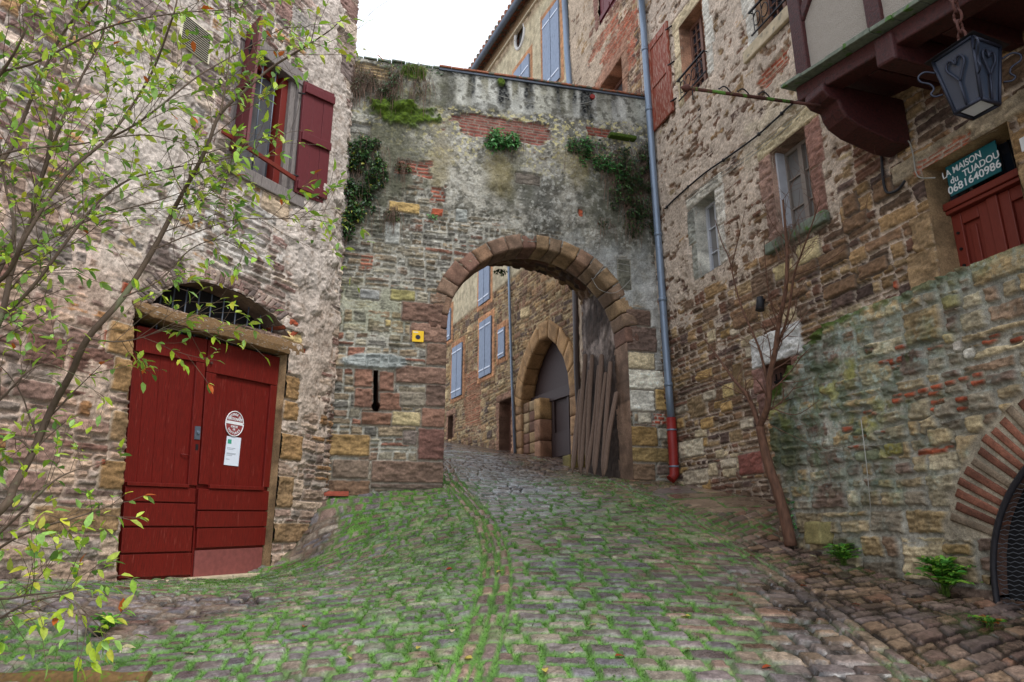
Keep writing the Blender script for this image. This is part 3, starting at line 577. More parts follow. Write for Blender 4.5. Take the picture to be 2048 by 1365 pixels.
# ---- upper window, posts, shutters
wh = win_hole; fr = bpy.data.objects.new('window', None); COL.objects.link(fr); fr.parent = lh; fr.location = np.array(PL.P(*wh[0], 0)) - np.array(lh.location)
q = [wh[0], wh[3], wh[2], wh[1]]          # BL BR TR TL
m = MB().pquad(PL, sub(q, -.01, .10, -.02, 1.0), -.16, .02).pquad(PL, sub(q, .885, 1.0, 0, 1.0), -.16, .025).pquad(PL, sub(q, 0, 1, .93, 1.04), -.16, .04); m.build('timber_frame', M['grey_wood'], fr, .008)
MB().pquad(PL, sub(q, -.08, 1.12, -.09, .0), -.2, .07).build('sill', M['grey_wood'], fr, .01); MB().pquad(PL, sub(q, .80, .88, 0, .93), -.16, -.02).build('inner_post', M['grey_wood'], fr, .006)
m = MB().pquad(PL, sub(q, .705, .80, .02, .93), -.2, -.07).pquad(PL, sub(q, .1, .66, .86, .93), -.2, -.1).pquad(PL, sub(q, .1, .66, .0, .04), -.2, -.1); m.build('sash', M['frame_red'], fr, .006)
MB().pquad(PL, sub(q, .1, .68, .02, .93), -.2, -.17).build('glass', M['glass'], fr)
for u in (.2, .39, .58): MB().tube([PL.P(*bl(q, u, .0), -.05), PL.P(*bl(q, u, .95), -.05)], .011, 8).build('window_bar', M['zinc_dark'], fr)
a, b = PL.on(444, 262, .1), PL.on(590, 356, .1); MB().pquad(PL, [(a[0], a[1] - .03), (b[0], a[1] - .03), (b[0], a[1] + .03), (a[0], a[1] + .03)], .085, .115).build('guard_rail', M['door_brown'], fr, .004)
def leaf_boards(pl, q, o0, o1, mat, parent, cl, nm='shutter', nb=3, hinges=True, hm='iron'):
    sh_ = bpy.data.objects.new(nm, None); COL.objects.link(sh_); sh_.parent = parent; sh_.location = np.array(pl.P(*bl(q, 0, 0), o0)) - origin(parent)
    for k in range(nb): MB().pquad(pl, sub(q, k / nb + .004, (k + 1) / nb - .004, 0, 1), o0, o1 - .004 * (k % 2)).build('board', mat, sh_, .003)
    for v in cl: MB().pquad(pl, sub(q, .02, .98, v - .035, v + .035), o1, o1 + .035).build('batten', mat, sh_, .006)
    return sh_
so1 = px_poly(PL, [(588, 385), (648, 410), (667, 190), (607, 163)], .06)
leaf_boards(PL, so1, .05, .085, M['shutter_red'], lh, (.07, .5, .93))
for v in (.14, .88): MB().tube([PL.P(*bl(so1, -.1, v), .05), PL.P(*bl(so1, .04, v), .09)], .012, 6).build('hinge', M['iron'], lh)
# left shutter stands out from the wall on its hinges
h0 = PL.on(461, 316); t_ = radians(112); d2 = cos(t_) * PL.d + sin(t_) * PL.n; pS = Plane(PL.P(h0[0], 0, .03)[:2], math.degrees(math.atan2(d2[0], d2[1])))
zt = PL.on(486, 60)[1]; qs = [(0, h0[1]), (.42, h0[1]), (.42, zt), (0, zt)]
s2 = leaf_boards(pS, qs, -.02, .018, M['shutter_red'], lh, (.07, .5), nb=2)
dm = bl(qs, .5, .8); MB().pquad(pS, [(dm[0] - .06, dm[1]), (dm[0], dm[1] - .11), (dm[0] + .06, dm[1]), (dm[0], dm[1] + .11)], .0185, .022).build('lozenge_cutout', M['black'], s2)
vr = PL.rect(352, 46, 420, 112); vt = MB().pbox(PL, *vr[::2], vr[1], vr[3], .03, .045).build('vent_grille', M['vent'], lh, .004)
for k in range(14):
    z = vr[1] + (vr[3] - vr[1]) * (k + .7) / 14.6; MB().pbox(PL, vr[0] + .03, vr[2] - .03, z - .009, z + .004, .046, .05).build('louvre', M['black'], vt)
# ================================================================== GATE WALL
gw = thing('gate_wall', PG.P(3, 2.2, 0), 'old town gate wall with a round stone archway and plants growing on it', 'gate wall')
GC, GR, GS = 3.01, 1.46, 4.51       # arch centre, radius, springing
ztop = lambda s: 8.93 + .03 * s
WG = Wall(PG, lines(-1.6, -.2, .05, lines(-.2, 5.2, .0125)), lines(1.6, 9.15, .0125), 11)
WG.stones(STG, [3, 3, 3, 2, 2, 1], lin(134, 128, 114), amp=.034, rowh=.27, cw=.42, joint=.022, warp=.03, edge=.013, rr=.014, types=(.08, .42))
S, Z = WG.S, WG.Z
lev = .004 + .014 * (WG.n2 - .5) * 2 + .036 * sm(6.0, 7.3, Z + .9 * (WG.n2 - .5) + .25 * (S - 2.6) * .2)
for (x, y, rx, ry, k) in ((1180, 420, 130, 110, .03), (900, 440, 120, 60, .018), (780, 560, 60, 60, .012), (1290, 600, 50, 120, .03), (760, 640, 80, 70, .014), (740, 330, 50, 140, .02), (1000, 380, 150, 80, .02)): lev = lev + k * WG.blob(x, y, rx, ry, .6, .4, seed=x % 30)
for (x, y, rx, ry, k) in ((820, 440, 130, 50, .016), (1000, 455, 120, 26, .02), (1060, 330, 40, 30, .02), (740, 840, 80, 140, .012)): lev = lev - k * WG.blob(x, y, rx, ry, .6, .4, seed=y % 30)
WG.plaster(lev, lin(158, 154, 142), .012)
up = sm(.03, -.03, Z - 8.9) ; band = sm(-.05, .03, Z - (8.28 + .05 * S - .25 * (S < 1.0) + .10 * (WG.n2 - .5) * 2)) * sm(.9, 1.3, S)      # smooth cement band under the coping
WG.h = WG.h * (1 - band) + (.05 + .007 * (WG.n3 - .5)) * band; WG.tint(band, lin(176, 176, 168))
S_ = S + .10 * (fbm(S * 3, Z * 1.6, 5) - .5); strk = fbm(S_ * 3.6, Z * .10 + 3, 8, 3, .6)     # runs of black lichen below the coping
WG.tint(.5 * (1 - band) * sm(.52, .64, strk + .12 * (WG.n1 - .5)) * sm(7.7, 8.6, Z + 1.1 * (vnoise(S * 4.3, Z * 0, 3) - .5)) * sm(.5, 1.2, S) * (.75 + .4 * WG.n1), lin(46, 48, 46), 1)
for x, y1, wp, kk, cc in ((742, 300, 14, .7, 0), (893, 235, 16, .8, 0), (942, 215, 9, .9, 0), (967, 200, 8, .6, 1), (1004, 232, 13, 1, 0), (1030, 215, 9, .7, 1), (1058, 232, 11, 1, 0), (1085, 200, 7, .6, 1), (1115, 238, 12, .95, 0), (1143, 235, 9, .9, 0), (1174, 262, 14, 1, 0), (1200, 230, 8, .7, 0), (1226, 240, 12, .6, 0), (1262, 225, 8, .4, 0)):
    s0_, zb_ = PG.on(x, y1); w0_ = abs(PG.on(x + wp, y1)[0] - s0_); q_ = np.abs(S - s0_ + .10 * (fbm(S * 2, Z * 2.2, 15 + x % 7) - .5)) / (w0_ * (.8 + .5 * WG.n1)); WG.tint((1 - sm(.5, 1.15, q_)) * sm(zb_ - .1, zb_ + .35, Z + .25 * (WG.n1 - .5)) * (.75 + .5 * WG.n3), (lin(44, 46, 46), lin(92, 86, 54))[cc], kk)
WG.tint(sm(.5, .62, fbm(S_ * 3.1, Z * .12 + 9, 18, 3)) * sm(7.9, 8.6, Z) * band, lin(128, 124, 100), .35)
WG.tint(sm(.50, .64, fbm(S * 1.6, Z * 1.3, 41, 5)) * sm(5.6, 6.4, Z) * (1 - band), lin(84, 84, 78), .8); WG.tint(sm(.5, .62, fbm(S * 2.4, Z * 1.8, 141, 5)) * sm(4.6, 5.6, Z) * (1 - band), lin(112, 108, 96), .5)
WG.tint(sm(.56, .63, fbm(S * 14, Z * 14, 43, 4)) * sm(5.0, 6.5, Z) * sm(.4, .6, WG.n2 + .1), lin(84, 82, 72), .7); WG.tint(sm(.60, .66, fbm(S * 22, Z * 22, 44, 3)) * sm(7, 7.8, Z) * (1 - band), lin(196, 186, 132), .8)
WG.tint(sm(.6, .66, fbm(S * 20, Z * 20, 47, 3)) * sm(4.4, 6, Z) * (1 - band), lin(186, 184, 174), .6)
for (x, y, rx, ry) in ((690 + 60, 330, 60, 150), (800, 300, 60, 90), (1010, 350, 40, 60), (1230, 400, 70, 110), (820, 200, 80, 50)): WG.tint(WG.blob(x, y, rx, ry, .8, .6), lin(84, 84, 66), .6)
for (x, y, rx, ry) in ((1000, 350, 26, 50), (880, 320, 22, 60), (1150, 330, 30, 40)): WG.tint(WG.blob(x, y, rx, ry, .8, .6, freq=3), lin(128, 116, 78), .55)
WG.tint(WG.blob(1210, 560, 100, 70, .6, .5), lin(170, 172, 170), .6); WG.tint(WG.blob(1310, 650, 26, 90, .7, .4), lin(186, 184, 178), .8)
WG.tint(WG.blob(760, 620, 90, 40, .8, .5), (.95, 1.0, .86), .8, True)
for x, y, rx, ry in ((810, 229, 62, 22), (790, 215, 40, 14), (830, 150, 30, 18), (1000, 168, 7, 8)):        # cushions of moss
    b = WG.blob(x, y, rx, ry, .55, .2, freq=9); WG.h += .05 * b * (.6 + .8 * WG.n1); WG.tint(b, lin(78, 98, 26) * (1.0)); WG.tint(b * sm(.45, .65, WG.n3), lin(50, 66, 22), .7); WG.r = np.maximum(WG.r, b)
WG.bricks((905, 238, 1100, 282), lin(132, 76, 66), lin(128, 112, 100), .006, ragged=.4); WG.bricks((790, 322, 865, 356), lin(150, 86, 70), lin(150, 140, 124), .03, ragged=.5); WG.bricks((1172, 260, 1218, 276), lin(150, 80, 66), lin(140, 124, 108), .02, ragged=.2)
WG.bricks((860, 375, 890, 405), lin(156, 92, 72), lin(160, 154, 142), .02, ragged=.7); WG.bricks((722, 512, 748, 542), lin(152, 98, 78), lin(150, 140, 124), .02, ragged=.5); WG.bricks((690, 130, 780, 160), lin(150, 128, 92), lin(136, 124, 104), .02, ragged=.3)
for rc, k in (((862, 418, 886, 434), BRICK), ((777, 406, 840, 428), lin(176, 148, 96)), ((910, 420, 935, 446), lin(140, 142, 136)), ((690, 250, 740, 270), lin(120, 118, 110)), ((1155, 420, 1165, 436), BRICK), ((1030, 350, 1080, 372), lin(110, 102, 92)),
              ((780, 580, 830, 604), lin(146, 138, 92)), ((770, 640, 782, 655), lin(180, 160, 110)), ((720, 580, 760, 600), lin(150, 150, 146)), ((770, 445, 800, 490), lin(168, 168, 160)), ((1235, 520, 1260, 580), lin(120, 118, 104))): WG.block(rc, k, .034, jcol=lin(150, 144, 130))
RD = lin(140, 110, 94)
for rc, k in (((803, 607, 900, 646), lin(126, 98, 84)), ((820, 648, 900, 686), RD), ((852, 688, 900, 732), lin(128, 102, 86)), ((790, 734, 900, 769), RD), ((850, 771, 900, 815), lin(116, 94, 82)), ((842, 817, 900, 856), lin(128, 96, 80)), ((835, 858, 900, 921), lin(122, 88, 78)),
              ((742, 923, 900, 967), lin(118, 96, 82)), ((708, 738, 746, 775), lin(140, 104, 86)), ((708, 777, 746, 816), lin(132, 98, 82)), ((757, 744, 788, 784), lin(130, 96, 80)), ((757, 786, 804, 823), lin(138, 102, 84)), ((722, 825, 786, 852), lin(124, 92, 74)),
              ((783, 824, 841, 853), lin(196, 178, 136)), ((657, 869, 740, 913), lin(146, 118, 78)), ((655, 961, 740, 993), lin(122, 96, 76)), ((740, 968, 886, 979), lin(96, 82, 72)), ((664, 920, 738, 958), lin(112, 96, 82)), ((800, 786, 850, 815), lin(140, 130, 114)), ((805, 862, 834, 890), lin(116, 104, 96)),
              ((1255, 706, 1308, 739), lin(214, 196, 160)), ((1248, 741, 1332, 780), lin(228, 220, 200)), ((1258, 781, 1308, 823), lin(226, 220, 204)), ((1309, 779, 1336, 822), lin(190, 158, 104)), ((1276, 826, 1302, 848), lin(200, 190, 168)), ((1250, 853, 1314, 893), lin(160, 130, 84)), ((1250, 895, 1340, 925), lin(156, 132, 88)), ((1250, 927, 1310, 962), lin(130, 106, 84)),
              ((1250, 655, 1312, 704), lin(130, 108, 96)), ((1250, 620, 1300, 652), lin(128, 104, 90)), ((1314, 858, 1340, 880), lin(196, 186, 164)), ((1312, 930, 1340, 950), lin(122, 104, 92))): WG.block(rc, k, .04, r=.025, jcol=lin(150, 140, 126))
WG.bricks((1304, 826, 1332, 850), lin(168, 82, 60), lin(196, 186, 170), .04, ragged=.4, bl=.12)
hd = WG.blob(747, 724, 66, 17, .25, .12); WG.h += .05 * hd; WG.tint(hd, lin(146, 150, 146))                    # lintel hood over the loophole
slit = px_poly(PG, [(747, 742), (756, 742), (756, 805), (761, 812), (756, 823), (747, 823), (742, 812), (747, 805)])
gr_ = GR + .10
arch_hole = [(GC - GR, 1.5)] + [(GC - GR, GS - .02)] + arc(GC, GS, gr_, 180, 0, 40) + [(GC + GR, GS - .02), (GC + GR, 1.5)]
tr = [(-1.6, 1.6), (5.2, 1.6), (5.2, ztop(5.2)), (3.3, ztop(3.25) - .02), (1.4, ztop(1.4)), (.9, ztop(.9) + .03), (.5, ztop(.5)), (-1.6, ztop(-.2))]
WG.hole(slit).hole(arch_hole).build('wall', gw, trim=tr)
GD = 1.95
MB().prism(PG, slit, -.5, -.48).build('loophole_void', M['black'], gw); reveal(PG, slit, .5, 'loophole_reveal', gw, lin(110, 78, 64), 9, step=.03, out=.03)
for a, b in ((GC - GR, 180), (GC + GR, 0)): reveal(PG, [(a, 1.6), (a, GS)], .5, 'pier_reveal', gw, lin(134, 108, 90), 12, closed=False, out=.038, rough=.0)
B_, C_ = [], []; _rs = np.random.RandomState(5); nv = 19
cuts = np.cumsum(.75 + .5 * _rs.rand(nv)); cuts = np.concatenate([[0], cuts / cuts[-1]]) * 180
cl_ = [lin(136, 108, 88), lin(130, 104, 86), lin(122, 92, 78), lin(140, 110, 86), lin(128, 98, 82), lin(134, 112, 90), lin(150, 124, 94), lin(152, 130, 100), lin(136, 112, 92), lin(130, 106, 88)]
for k in range(nv):
    a0, a1 = radians(180 - cuts[k] - .25), radians(180 - cuts[k + 1] + .25); ro = GR + .232 + .03 * (_rs.rand() - .5) + (.05 if k < 4 else 0); o = .03 + .02 * _rs.rand()
    pt = lambda a, r, off: PG.P(GC + r * cos(a), GS + r * sin(a), off)
    B_.append([pt(a0, GR + .035, o), pt(a1, GR + .035, o), pt(a1, GR, o - .05), pt(a0, GR, o - .05), pt(a0, ro, o), pt(a1, ro, o), pt(a1, ro, -.46), pt(a0, ro, -.46)])
    B_[-1] = [pt(a0, GR, o), pt(a1, GR, o), pt(a1, GR, -.46), pt(a0, GR, -.46), pt(a0, ro, o), pt(a1, ro, o), pt(a1, ro, -.46), pt(a0, ro, -.46)]
    C_.append(cl_[_rs.randint(0, 10)] if k != 11 else lin(154, 126, 94))
blocks_mesh('arch_ring', B_, C_, gw, .008, 7)
# passage behind the ring: taller flat vault on plastered jambs
prof = [(GC - GR - .02, 1.6), (GC - GR - .02, 5.75)] + [(GC + (GR + .02) * math.cos(radians(a)), 5.75 + .68 * math.sin(radians(a))) for a in range(172, 7, -8)] + [(GC + GR + .0, 5.75), (GC + GR + .0, 1.6)]
prof = [p for i, p in enumerate(prof)]
V = []; PR_ = []
for i in range(len(prof) - 1):
    L_ = math.hypot(prof[i + 1][0] - prof[i][0], prof[i + 1][1] - prof[i][1]); n = max(2, int(L_ / .03))
    PR_ += [(prof[i][0] + (prof[i + 1][0] - prof[i][0]) * k / n, prof[i][1] + (prof[i + 1][1] - prof[i][1]) * k / n, i) for k in range(n)]
PR_.append((*prof[-1], len(prof) - 2)); A = np.array(PR_); L_ = np.concatenate([[0], np.cumsum(np.hypot(*np.diff(A[:, :2], axis=0).T))]); od = np.arange(-.44, -GD - .001, -.03)
LL, OO = np.meshgrid(L_, od); T = np.gradient(A[:, :2], axis=0); T /= np.linalg.norm(T, axis=1)[:, None]; N = np.stack([T[:, 1], -T[:, 0]], -1)
d_, R_, _, _ = masonry(LL, OO, 71, rowh=.2, cw=.34, joint=.02, warp=.04); nn = fbm(LL * 6, OO * 6, 72, 5); ish = (A[:, 1] > 5.75)[None, :] * 1.
hh = sm(0, .03, d_) * (.02 + .06 * R_[1]) * (.2 + .8 * ish) + .03 * (nn - .5)
SS = A[None, :, 0] + N[None, :, 0] * hh; ZZ = A[None, :, 1] + N[None, :, 1] * hh; V = PG.p + SS[..., None] * PG.d + OO[..., None] * PG.n; V[..., 2] = ZZ
k = LL.shape[1]; id_ = np.arange(LL.size).reshape(LL.shape); Q = np.stack([id_[:-1, :-1], id_[:-1, 1:], id_[1:, 1:], id_[1:, :-1]], -1).reshape(-1, 4)
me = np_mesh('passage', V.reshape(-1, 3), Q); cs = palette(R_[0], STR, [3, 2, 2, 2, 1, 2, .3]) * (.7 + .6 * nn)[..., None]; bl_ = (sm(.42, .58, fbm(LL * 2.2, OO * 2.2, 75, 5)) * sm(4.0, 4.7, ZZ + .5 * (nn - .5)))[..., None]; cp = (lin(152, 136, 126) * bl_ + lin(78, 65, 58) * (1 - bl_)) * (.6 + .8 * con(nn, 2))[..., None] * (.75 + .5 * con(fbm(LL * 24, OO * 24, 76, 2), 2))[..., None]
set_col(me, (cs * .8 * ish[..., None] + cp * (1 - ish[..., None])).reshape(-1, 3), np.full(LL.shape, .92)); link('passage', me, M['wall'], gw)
m = MB()
o2 = -.46                            # mass of the wall: back face with its opening, top, ends
for a, b in ((-1.6, GC - GR - .02), (GC + GR, 5.14)): m.pbox(PG, a, b, 1.2, 8.85 + .02 * a, -GD, -GD + .06)
op = [(p[0], p[1]) for p in prof[1:-1]]
for i in range(len(op) - 1): m.pquad(PG, [op[i], op[i + 1], (op[i + 1][0], 8.9), (op[i][0], 8.9)], -GD, -GD + .06)
m.build('rear_face', M['sandstone'], gw)
# coping: slates on the left, a thin row of old tiles to the right
m = MB(); _rs = np.random.RandomState(8)
for k in range(30):
    s0 = -1.5 + k * .225; z = ztop(s0) + (.02 if s0 < 1.3 else .0)
    if s0 < 1.25: m.pbox(PG, s0, s0 + .215, z - .01 + .012 * _rs.rand(), z + .025 + .01 * _rs.rand(), -GD - .05, .05 + .04 * _rs.rand())
m.build('slate_coping', M['slate'], gw, .004)
m = MB(); m2 = MB()
for k in range(19):
    s0 = 1.3 + k * .205; z = ztop(s0); z1 = ztop(s0 + .2); j = .008 * _rs.rand(); m.pquad(PG, [(s0, z + .024 + j), (s0 + .2, z1 + .024 + j), (s0 + .2, z1 + .055 + j), (s0, z + .055 + j)], -GD - .04, .11)
m2.pquad(PG, [(1.3, ztop(1.3) - .012), (5.18, ztop(5.18) - .012), (5.18, ztop(5.18) + .02), (1.3, ztop(1.3) + .02)], -GD, .085)
m.build('tile_coping', M['tile'], gw, .004); m2.build('flashing', M['zinc_dark'], gw)
s, z = PG.on(1182, 199); MB().tube([PG.P(s, z, .03), PG.P(s, z + .005, .09)], [.045, .045], 12).build('drain_spout', M['pipe_red'], gw)
s, z = PG.on(1248, 283); MB().pbox(PG, s - .32, s + .18, z - .02, z + .05, 0, .16).build('stone_ledge', M['moss'], gw, .02)
# small yellow plate by the arch
s, z = PG.on(836, 673, .06); ys = thing('yellow_sign', PG.P(s, z, .05), 'small square yellow sign with a dark sun mark beside the archway', 'sign'); a = .085
MB().pbox(PG, s - a, s + a, z - a, z + a, .05, .058).build('plate', M['yellow'], ys, .006)
MB().prism(PG, [(s + .042 * (1 if k % 2 else .72) * cos(pi * k / 14), z - .012 + .042 * (1 if k % 2 else .72) * sin(pi * k / 14)) for k in range(28)], .0585, .0605).build('sun_mark', M['navy'], ys)
MB().pbox(PG, s - .07, s - .0, z + .055, z + .066, .0585, .060).build('print_lines', M['white'], ys)
# ================================================================== RIGHT HOUSE
def sub_empty(name, parent, loc, label=None):
    o = bpy.data.objects.new(name, None); COL.objects.link(o); o.parent = parent; o.location = np.array(loc, float) - origin(parent)
    if label: o['label'] = label
    return o
rh = thing('right_house', PR.P(-3, 2, -.5), 'tall brown stone house on the right with pale windows and a brown panelled door', 'house')
WR = Wall(PR, lines(-9, -6.9, .06, lines(-6.9, .09, .0125)), np.concatenate([lines(1.2, 7.2, .0125), lines(7.2, 11.6, .018)]), 21)
WR.stones(STR, [4, 3, 3, 3, 2, 2, .5], lin(98, 88, 78), amp=.046, rowh=.25, cw=.42, joint=.020, warp=.02, edge=.012, rr=.012, types=(.1, .5))
S, Z = WR.S, WR.Z
lev = -.002 + .010 * (WR.n2 - .5) * 2
up = sm(4.75, 5.25, Z + .5 * (WR.n2 - .5) + .0 * S) * sm(-4.35, -4.0, S + .5 * (WR.n2 - .5) + .25 * sm(6.5, 7.5, Z) * 0 - .7 * sm(6.2, 6.6, Z)); up = np.maximum(up, sm(6.1, 6.5, Z + .4 * (WR.n2 - .5)) * sm(-6.9, -4.2, S)); lev = lev + .047 * up * (.78 + .44 * WR.n2)
for (x, y, rx, ry, k) in ((1360, 420, 40, 120, .02), (1390, 560, 50, 60, .012), (1370, 300, 40, 60, -.01), (1500, 180, 90, 120, .008), (1440, 640, 12, 60, .03), (1385, 530, 10, 40, .03), (1365, 650, 30, 20, .03)): lev = lev + k * WR.blob(x, y, rx, ry, .6, .4, seed=x % 30)
pits = sm(.63, .68, fbm(S * 7.5, Z * 11, 61, 3)) * up; lev = lev - .04 * pits
WR.plaster(lev, lin(188, 171, 154), .013)
WR.tint(pits * (WR.n1 > .35), lin(118, 92, 74), .6); WR.tint(WR.blob(1560, 250, 60, 60, .8, .5), lin(196, 184, 156), .5)
WR.tint(sm(2.6, 1.9, Z + .5 * WR.n2), (.6, .6, .56), .7, True)
for y0 in range(0, 30): pass
rs = np.random.RandomState(12)
for k in range(26):                          # pale limestone and ochre stones scattered through the lower face
    x, y = rs.uniform(1345, 1500), rs.uniform(650, 960); WR.block((x, y, x + rs.uniform(14, 34), y + rs.uniform(14, 28)), (lin(196, 178, 146), lin(170, 138, 90), lin(186, 172, 150))[k % 3], .036, jcol=lin(140, 128, 112))
for rc, k in (((1550, 525, 1592, 556), lin(206, 186, 140)), ((1597, 480, 1644, 527), lin(208, 190, 146)), ((1790, 560, 1800, 580), BRICK), ((1448, 768, 1470, 796), lin(196, 172, 120)), ((1370, 940, 1420, 970), lin(190, 176, 152)), ((1480, 905, 1530, 950), lin(134, 84, 74)), ((1470, 725, 1490, 790), lin(132, 108, 78)), ((1360, 880, 1410, 915), lin(196, 184, 160))): WR.block(rc, k, .04, jcol=lin(140, 128, 112))
for rc in ((1580, 530, 1640, 555), (1640, 500, 1700, 530), (1690, 430, 1740, 460), (1650, 560, 1720, 590), (1560, 580, 1620, 600), (1720, 520, 1780, 550), (1470, 620, 1520, 650), (1690, 390, 1720, 430), (1750, 360, 1790, 400)): WR.block(rc, STR[int(rc[0]) % 5], .05, jcol=lin(104, 94, 84))
# dressed surrounds of the openings (a = left in the picture)
PK, WT = lin(158, 118, 104), lin(202, 196, 184)
def surround(pl, W, rc, cl, ct, cr, cb, wl=.17, ht=.2, up=.045):
    a, b, c, d = rc
    if ct is not None: W.block((a - wl * 1.3, d, c + wl * 1.3, d + ht), ct, up, px=False)
    for (x0, x1, cc) in ((a - wl, a, cr), (c, c + wl, cl)):
        if cc is not None:
            n = max(2, int((d - b) / .42))
            for k in range(n):
                e = .06 * (k % 2); W.block((x0 - (e if x0 < a else 0), b + (d - b) * k / n, x1 + (e if x0 >= a else 0), b + (d - b) * (k + 1) / n), cc if k % 3 else np.array(cc) * .9, up, px=False, joint=.008)
    if cb is not None: W.block((a - wl, b - .16, c + wl, b), cb, up, px=False)
def rc_of(pl, x0, x1, y0, y1): # opening seen between columns x0,x1 and rows y0,y1 at its middle column
    a, b = pl.on(x0, (y0 + y1) / 2)[0], pl.on(x1, (y0 + y1) / 2)[0]; xc = (x0 + x1) / 2; return min(a, b), pl.on(xc, y1)[1], max(a, b), pl.on(xc, y0)[1]
w1 = rc_of(PR, 1397, 1441, 392, 548); w2 = rc_of(PR, 1552, 1628, 272, 464); w3 = rc_of(PR, 1366, 1416, 20, 190); w4 = rc_of(PR, 1512, 1585, -95, 52); wb = rc_of(PR, 1534, 1594, 722, 830); wd = rc_of(PR, 1866, 2060, 278, 560)
wd = (wd[0], 2.65, wd[2], wd[3])
surround(PR, WR, w1, lin(150, 150, 140), lin(196, 190, 176), WT, None, .16, .2); surround(PR, WR, w2, lin(150, 120, 106), lin(200, 184, 150), PK, lin(132, 128, 112), .2, .22)
surround(PR, WR, w3, lin(196, 178, 146), lin(196, 178, 146), WT, None, .18, .25); surround(PR, WR, w4, WT, lin(196, 178, 146), WT, lin(196, 184, 156), .24, .2); surround(PR, WR, wb, lin(134, 100, 90), lin(224, 222, 218), lin(134, 100, 88), None, .16, .40)
TAN = lin(150, 124, 92)
WR.block((wd[0] - .3, wd[3], wd[2] + .35, wd[3] + .2), lin(158, 144, 122), .06, px=False)
for k in range(5): WR.block((wd[2], 2.7 + k * .36, wd[2] + (.34 if k % 2 else .24), 2.7 + (k + 1) * .36), TAN, .06, px=False, joint=.006); WR.block((wd[0] - .3, 2.7 + k * .36, wd[0], 2.7 + (k + 1) * .36), TAN, .06, px=False, joint=.006)
WR.bricks((1830, 290, 1960, 320), lin(168, 96, 70), lin(176, 166, 150), .02, ragged=.35); WR.bricks((1290, 90, 1320, 200), lin(168, 84, 60), lin(176, 160, 140), .02, ragged=.5); WR.bricks((1520, 120, 1590, 160), lin(168, 84, 60), lin(176, 160, 140), .02, ragged=.5)
rect = lambda r: [(r[0], r[1]), (r[2], r[1]), (r[2], r[3]), (r[0], r[3])]
for r_ in (w1, w2, w3, w4, wb, wd): WR.hole(rect(r_))
WR.build('wall', rh)
MB().pbox(PR, -9, 0.02, .5, 11.5, -6, -.62).build('rear_wall', M['sandstone'], rh); MB().pbox(PR, -9.3, .05, 11.5, 11.7, -6, .5).build('eaves', M['tile'], rh)
MB().pbox(PR, -9.05, -9, .5, 11.5, -.62, -.03).build('side_wall', M['sandstone'], rh)
for r_, c_, dp in ((w1, lin(180, 176, 164), .24), (w2, lin(156, 128, 112), .26), (w3, lin(160, 120, 96), .26), (w4, lin(160, 130, 104), .26), (wb, lin(140, 106, 94), .36), (wd, TAN, .3)): reveal(PR, rect(r_), dp, 'opening_reveal', rh, c_, int(dp * 100), out=.045)
def casement(pl, r, parent, fm, gm, depth, rows, cols=2, fw=.05, name='window', mull=.07, bw=.018):
    a, b, c, d = r; e = sub_empty(name, parent, pl.P(a, b, -depth)); m = MB(); o0, o1 = -depth, -depth + .05
    m.pbox(pl, a, a + fw, b, d, o0, o1).pbox(pl, c - fw, c, b, d, o0, o1).pbox(pl, a + fw, c - fw, d - fw, d, o0, o1).pbox(pl, a + fw, c - fw, b, b + fw, o0, o1)
    if mull: m.pbox(pl, (a + c) / 2 - mull / 2, (a + c) / 2 + mull / 2, b + fw, d - fw, o0 + .002, o1 + .012)
    m.build('frame', fm, e, .004)
    for k in range(1, rows): z = b + (d - b) * k / rows; MB().pbox(pl, a + fw, c - fw, z - bw / 2, z + bw / 2, o0 + .004, o1 - .012).build('glazing_bar', fm, e)
    for k in range(1, cols):
        s = a + (c - a) * k / cols
        if abs(s - (a + c) / 2) > .03 or not mull: MB().pbox(pl, s - bw / 2, s + bw / 2, b + fw, d - fw, o0 + .005, o1 - .012).build('glazing_bar', fm, e)
    MB().pbox(pl, a + .01, c - .01, b + .01, d - .01, o0 - .02, o0 + .01).build('glass', gm, e); return e
casement(PR, w1, rh, M['white_frame'], M['glass_pale'], .2, 3, 2, .045, mull=.06)
e2 = casement(PR, w2, rh, M['taupe_frame'], M['glass_pale'], .2, 3, 2, .05); a, b, c, d = w2; MB().pbox(PR, c - .03, c - .001, b, d, -.2, -.03).build('white_jamb_strip', M['white_frame'], e2)
casement(PR, w3, rh, M['frame_brown'], M['glass_dark'], .2, 8, 4, .05, mull=.06, bw=.016); casement(PR, w4, rh, M['frame_brown'], M['glass_dark'], .2, 8, 4, .05, mull=.06, bw=.016)
eb = casement(PR, wb, rh, M['frame_brown'], M['glass_dark'], .33, 1, 2, .05)
m = MB(); a, b, c, d = wb
for k in range(6): s = a + (c - a) * (k + .5) / 6; m.tube([PR.P(s, b, -.12), PR.P(s, d - .1, -.12)], .011, 6)
for z in (b + .25 * (d - b), b + .7 * (d - b)): m.pbox(PR, a, c, z - .012, z + .012, -.13, -.11)
m.build('iron_grille', M['iron'], eb)
MB().pbox(PR, w2[0] - .22, w2[2] + .22, w2[1] - .14, w2[1] - .005, .04, .12).build('window_sill', M['slate'], rh, .02); MB().pbox(PR, w4[0] - .25, w4[2] + .3, w4[1] - .2, w4[1] - .01, .04, .1).build('window_sill', M['palestone'], rh, .015)
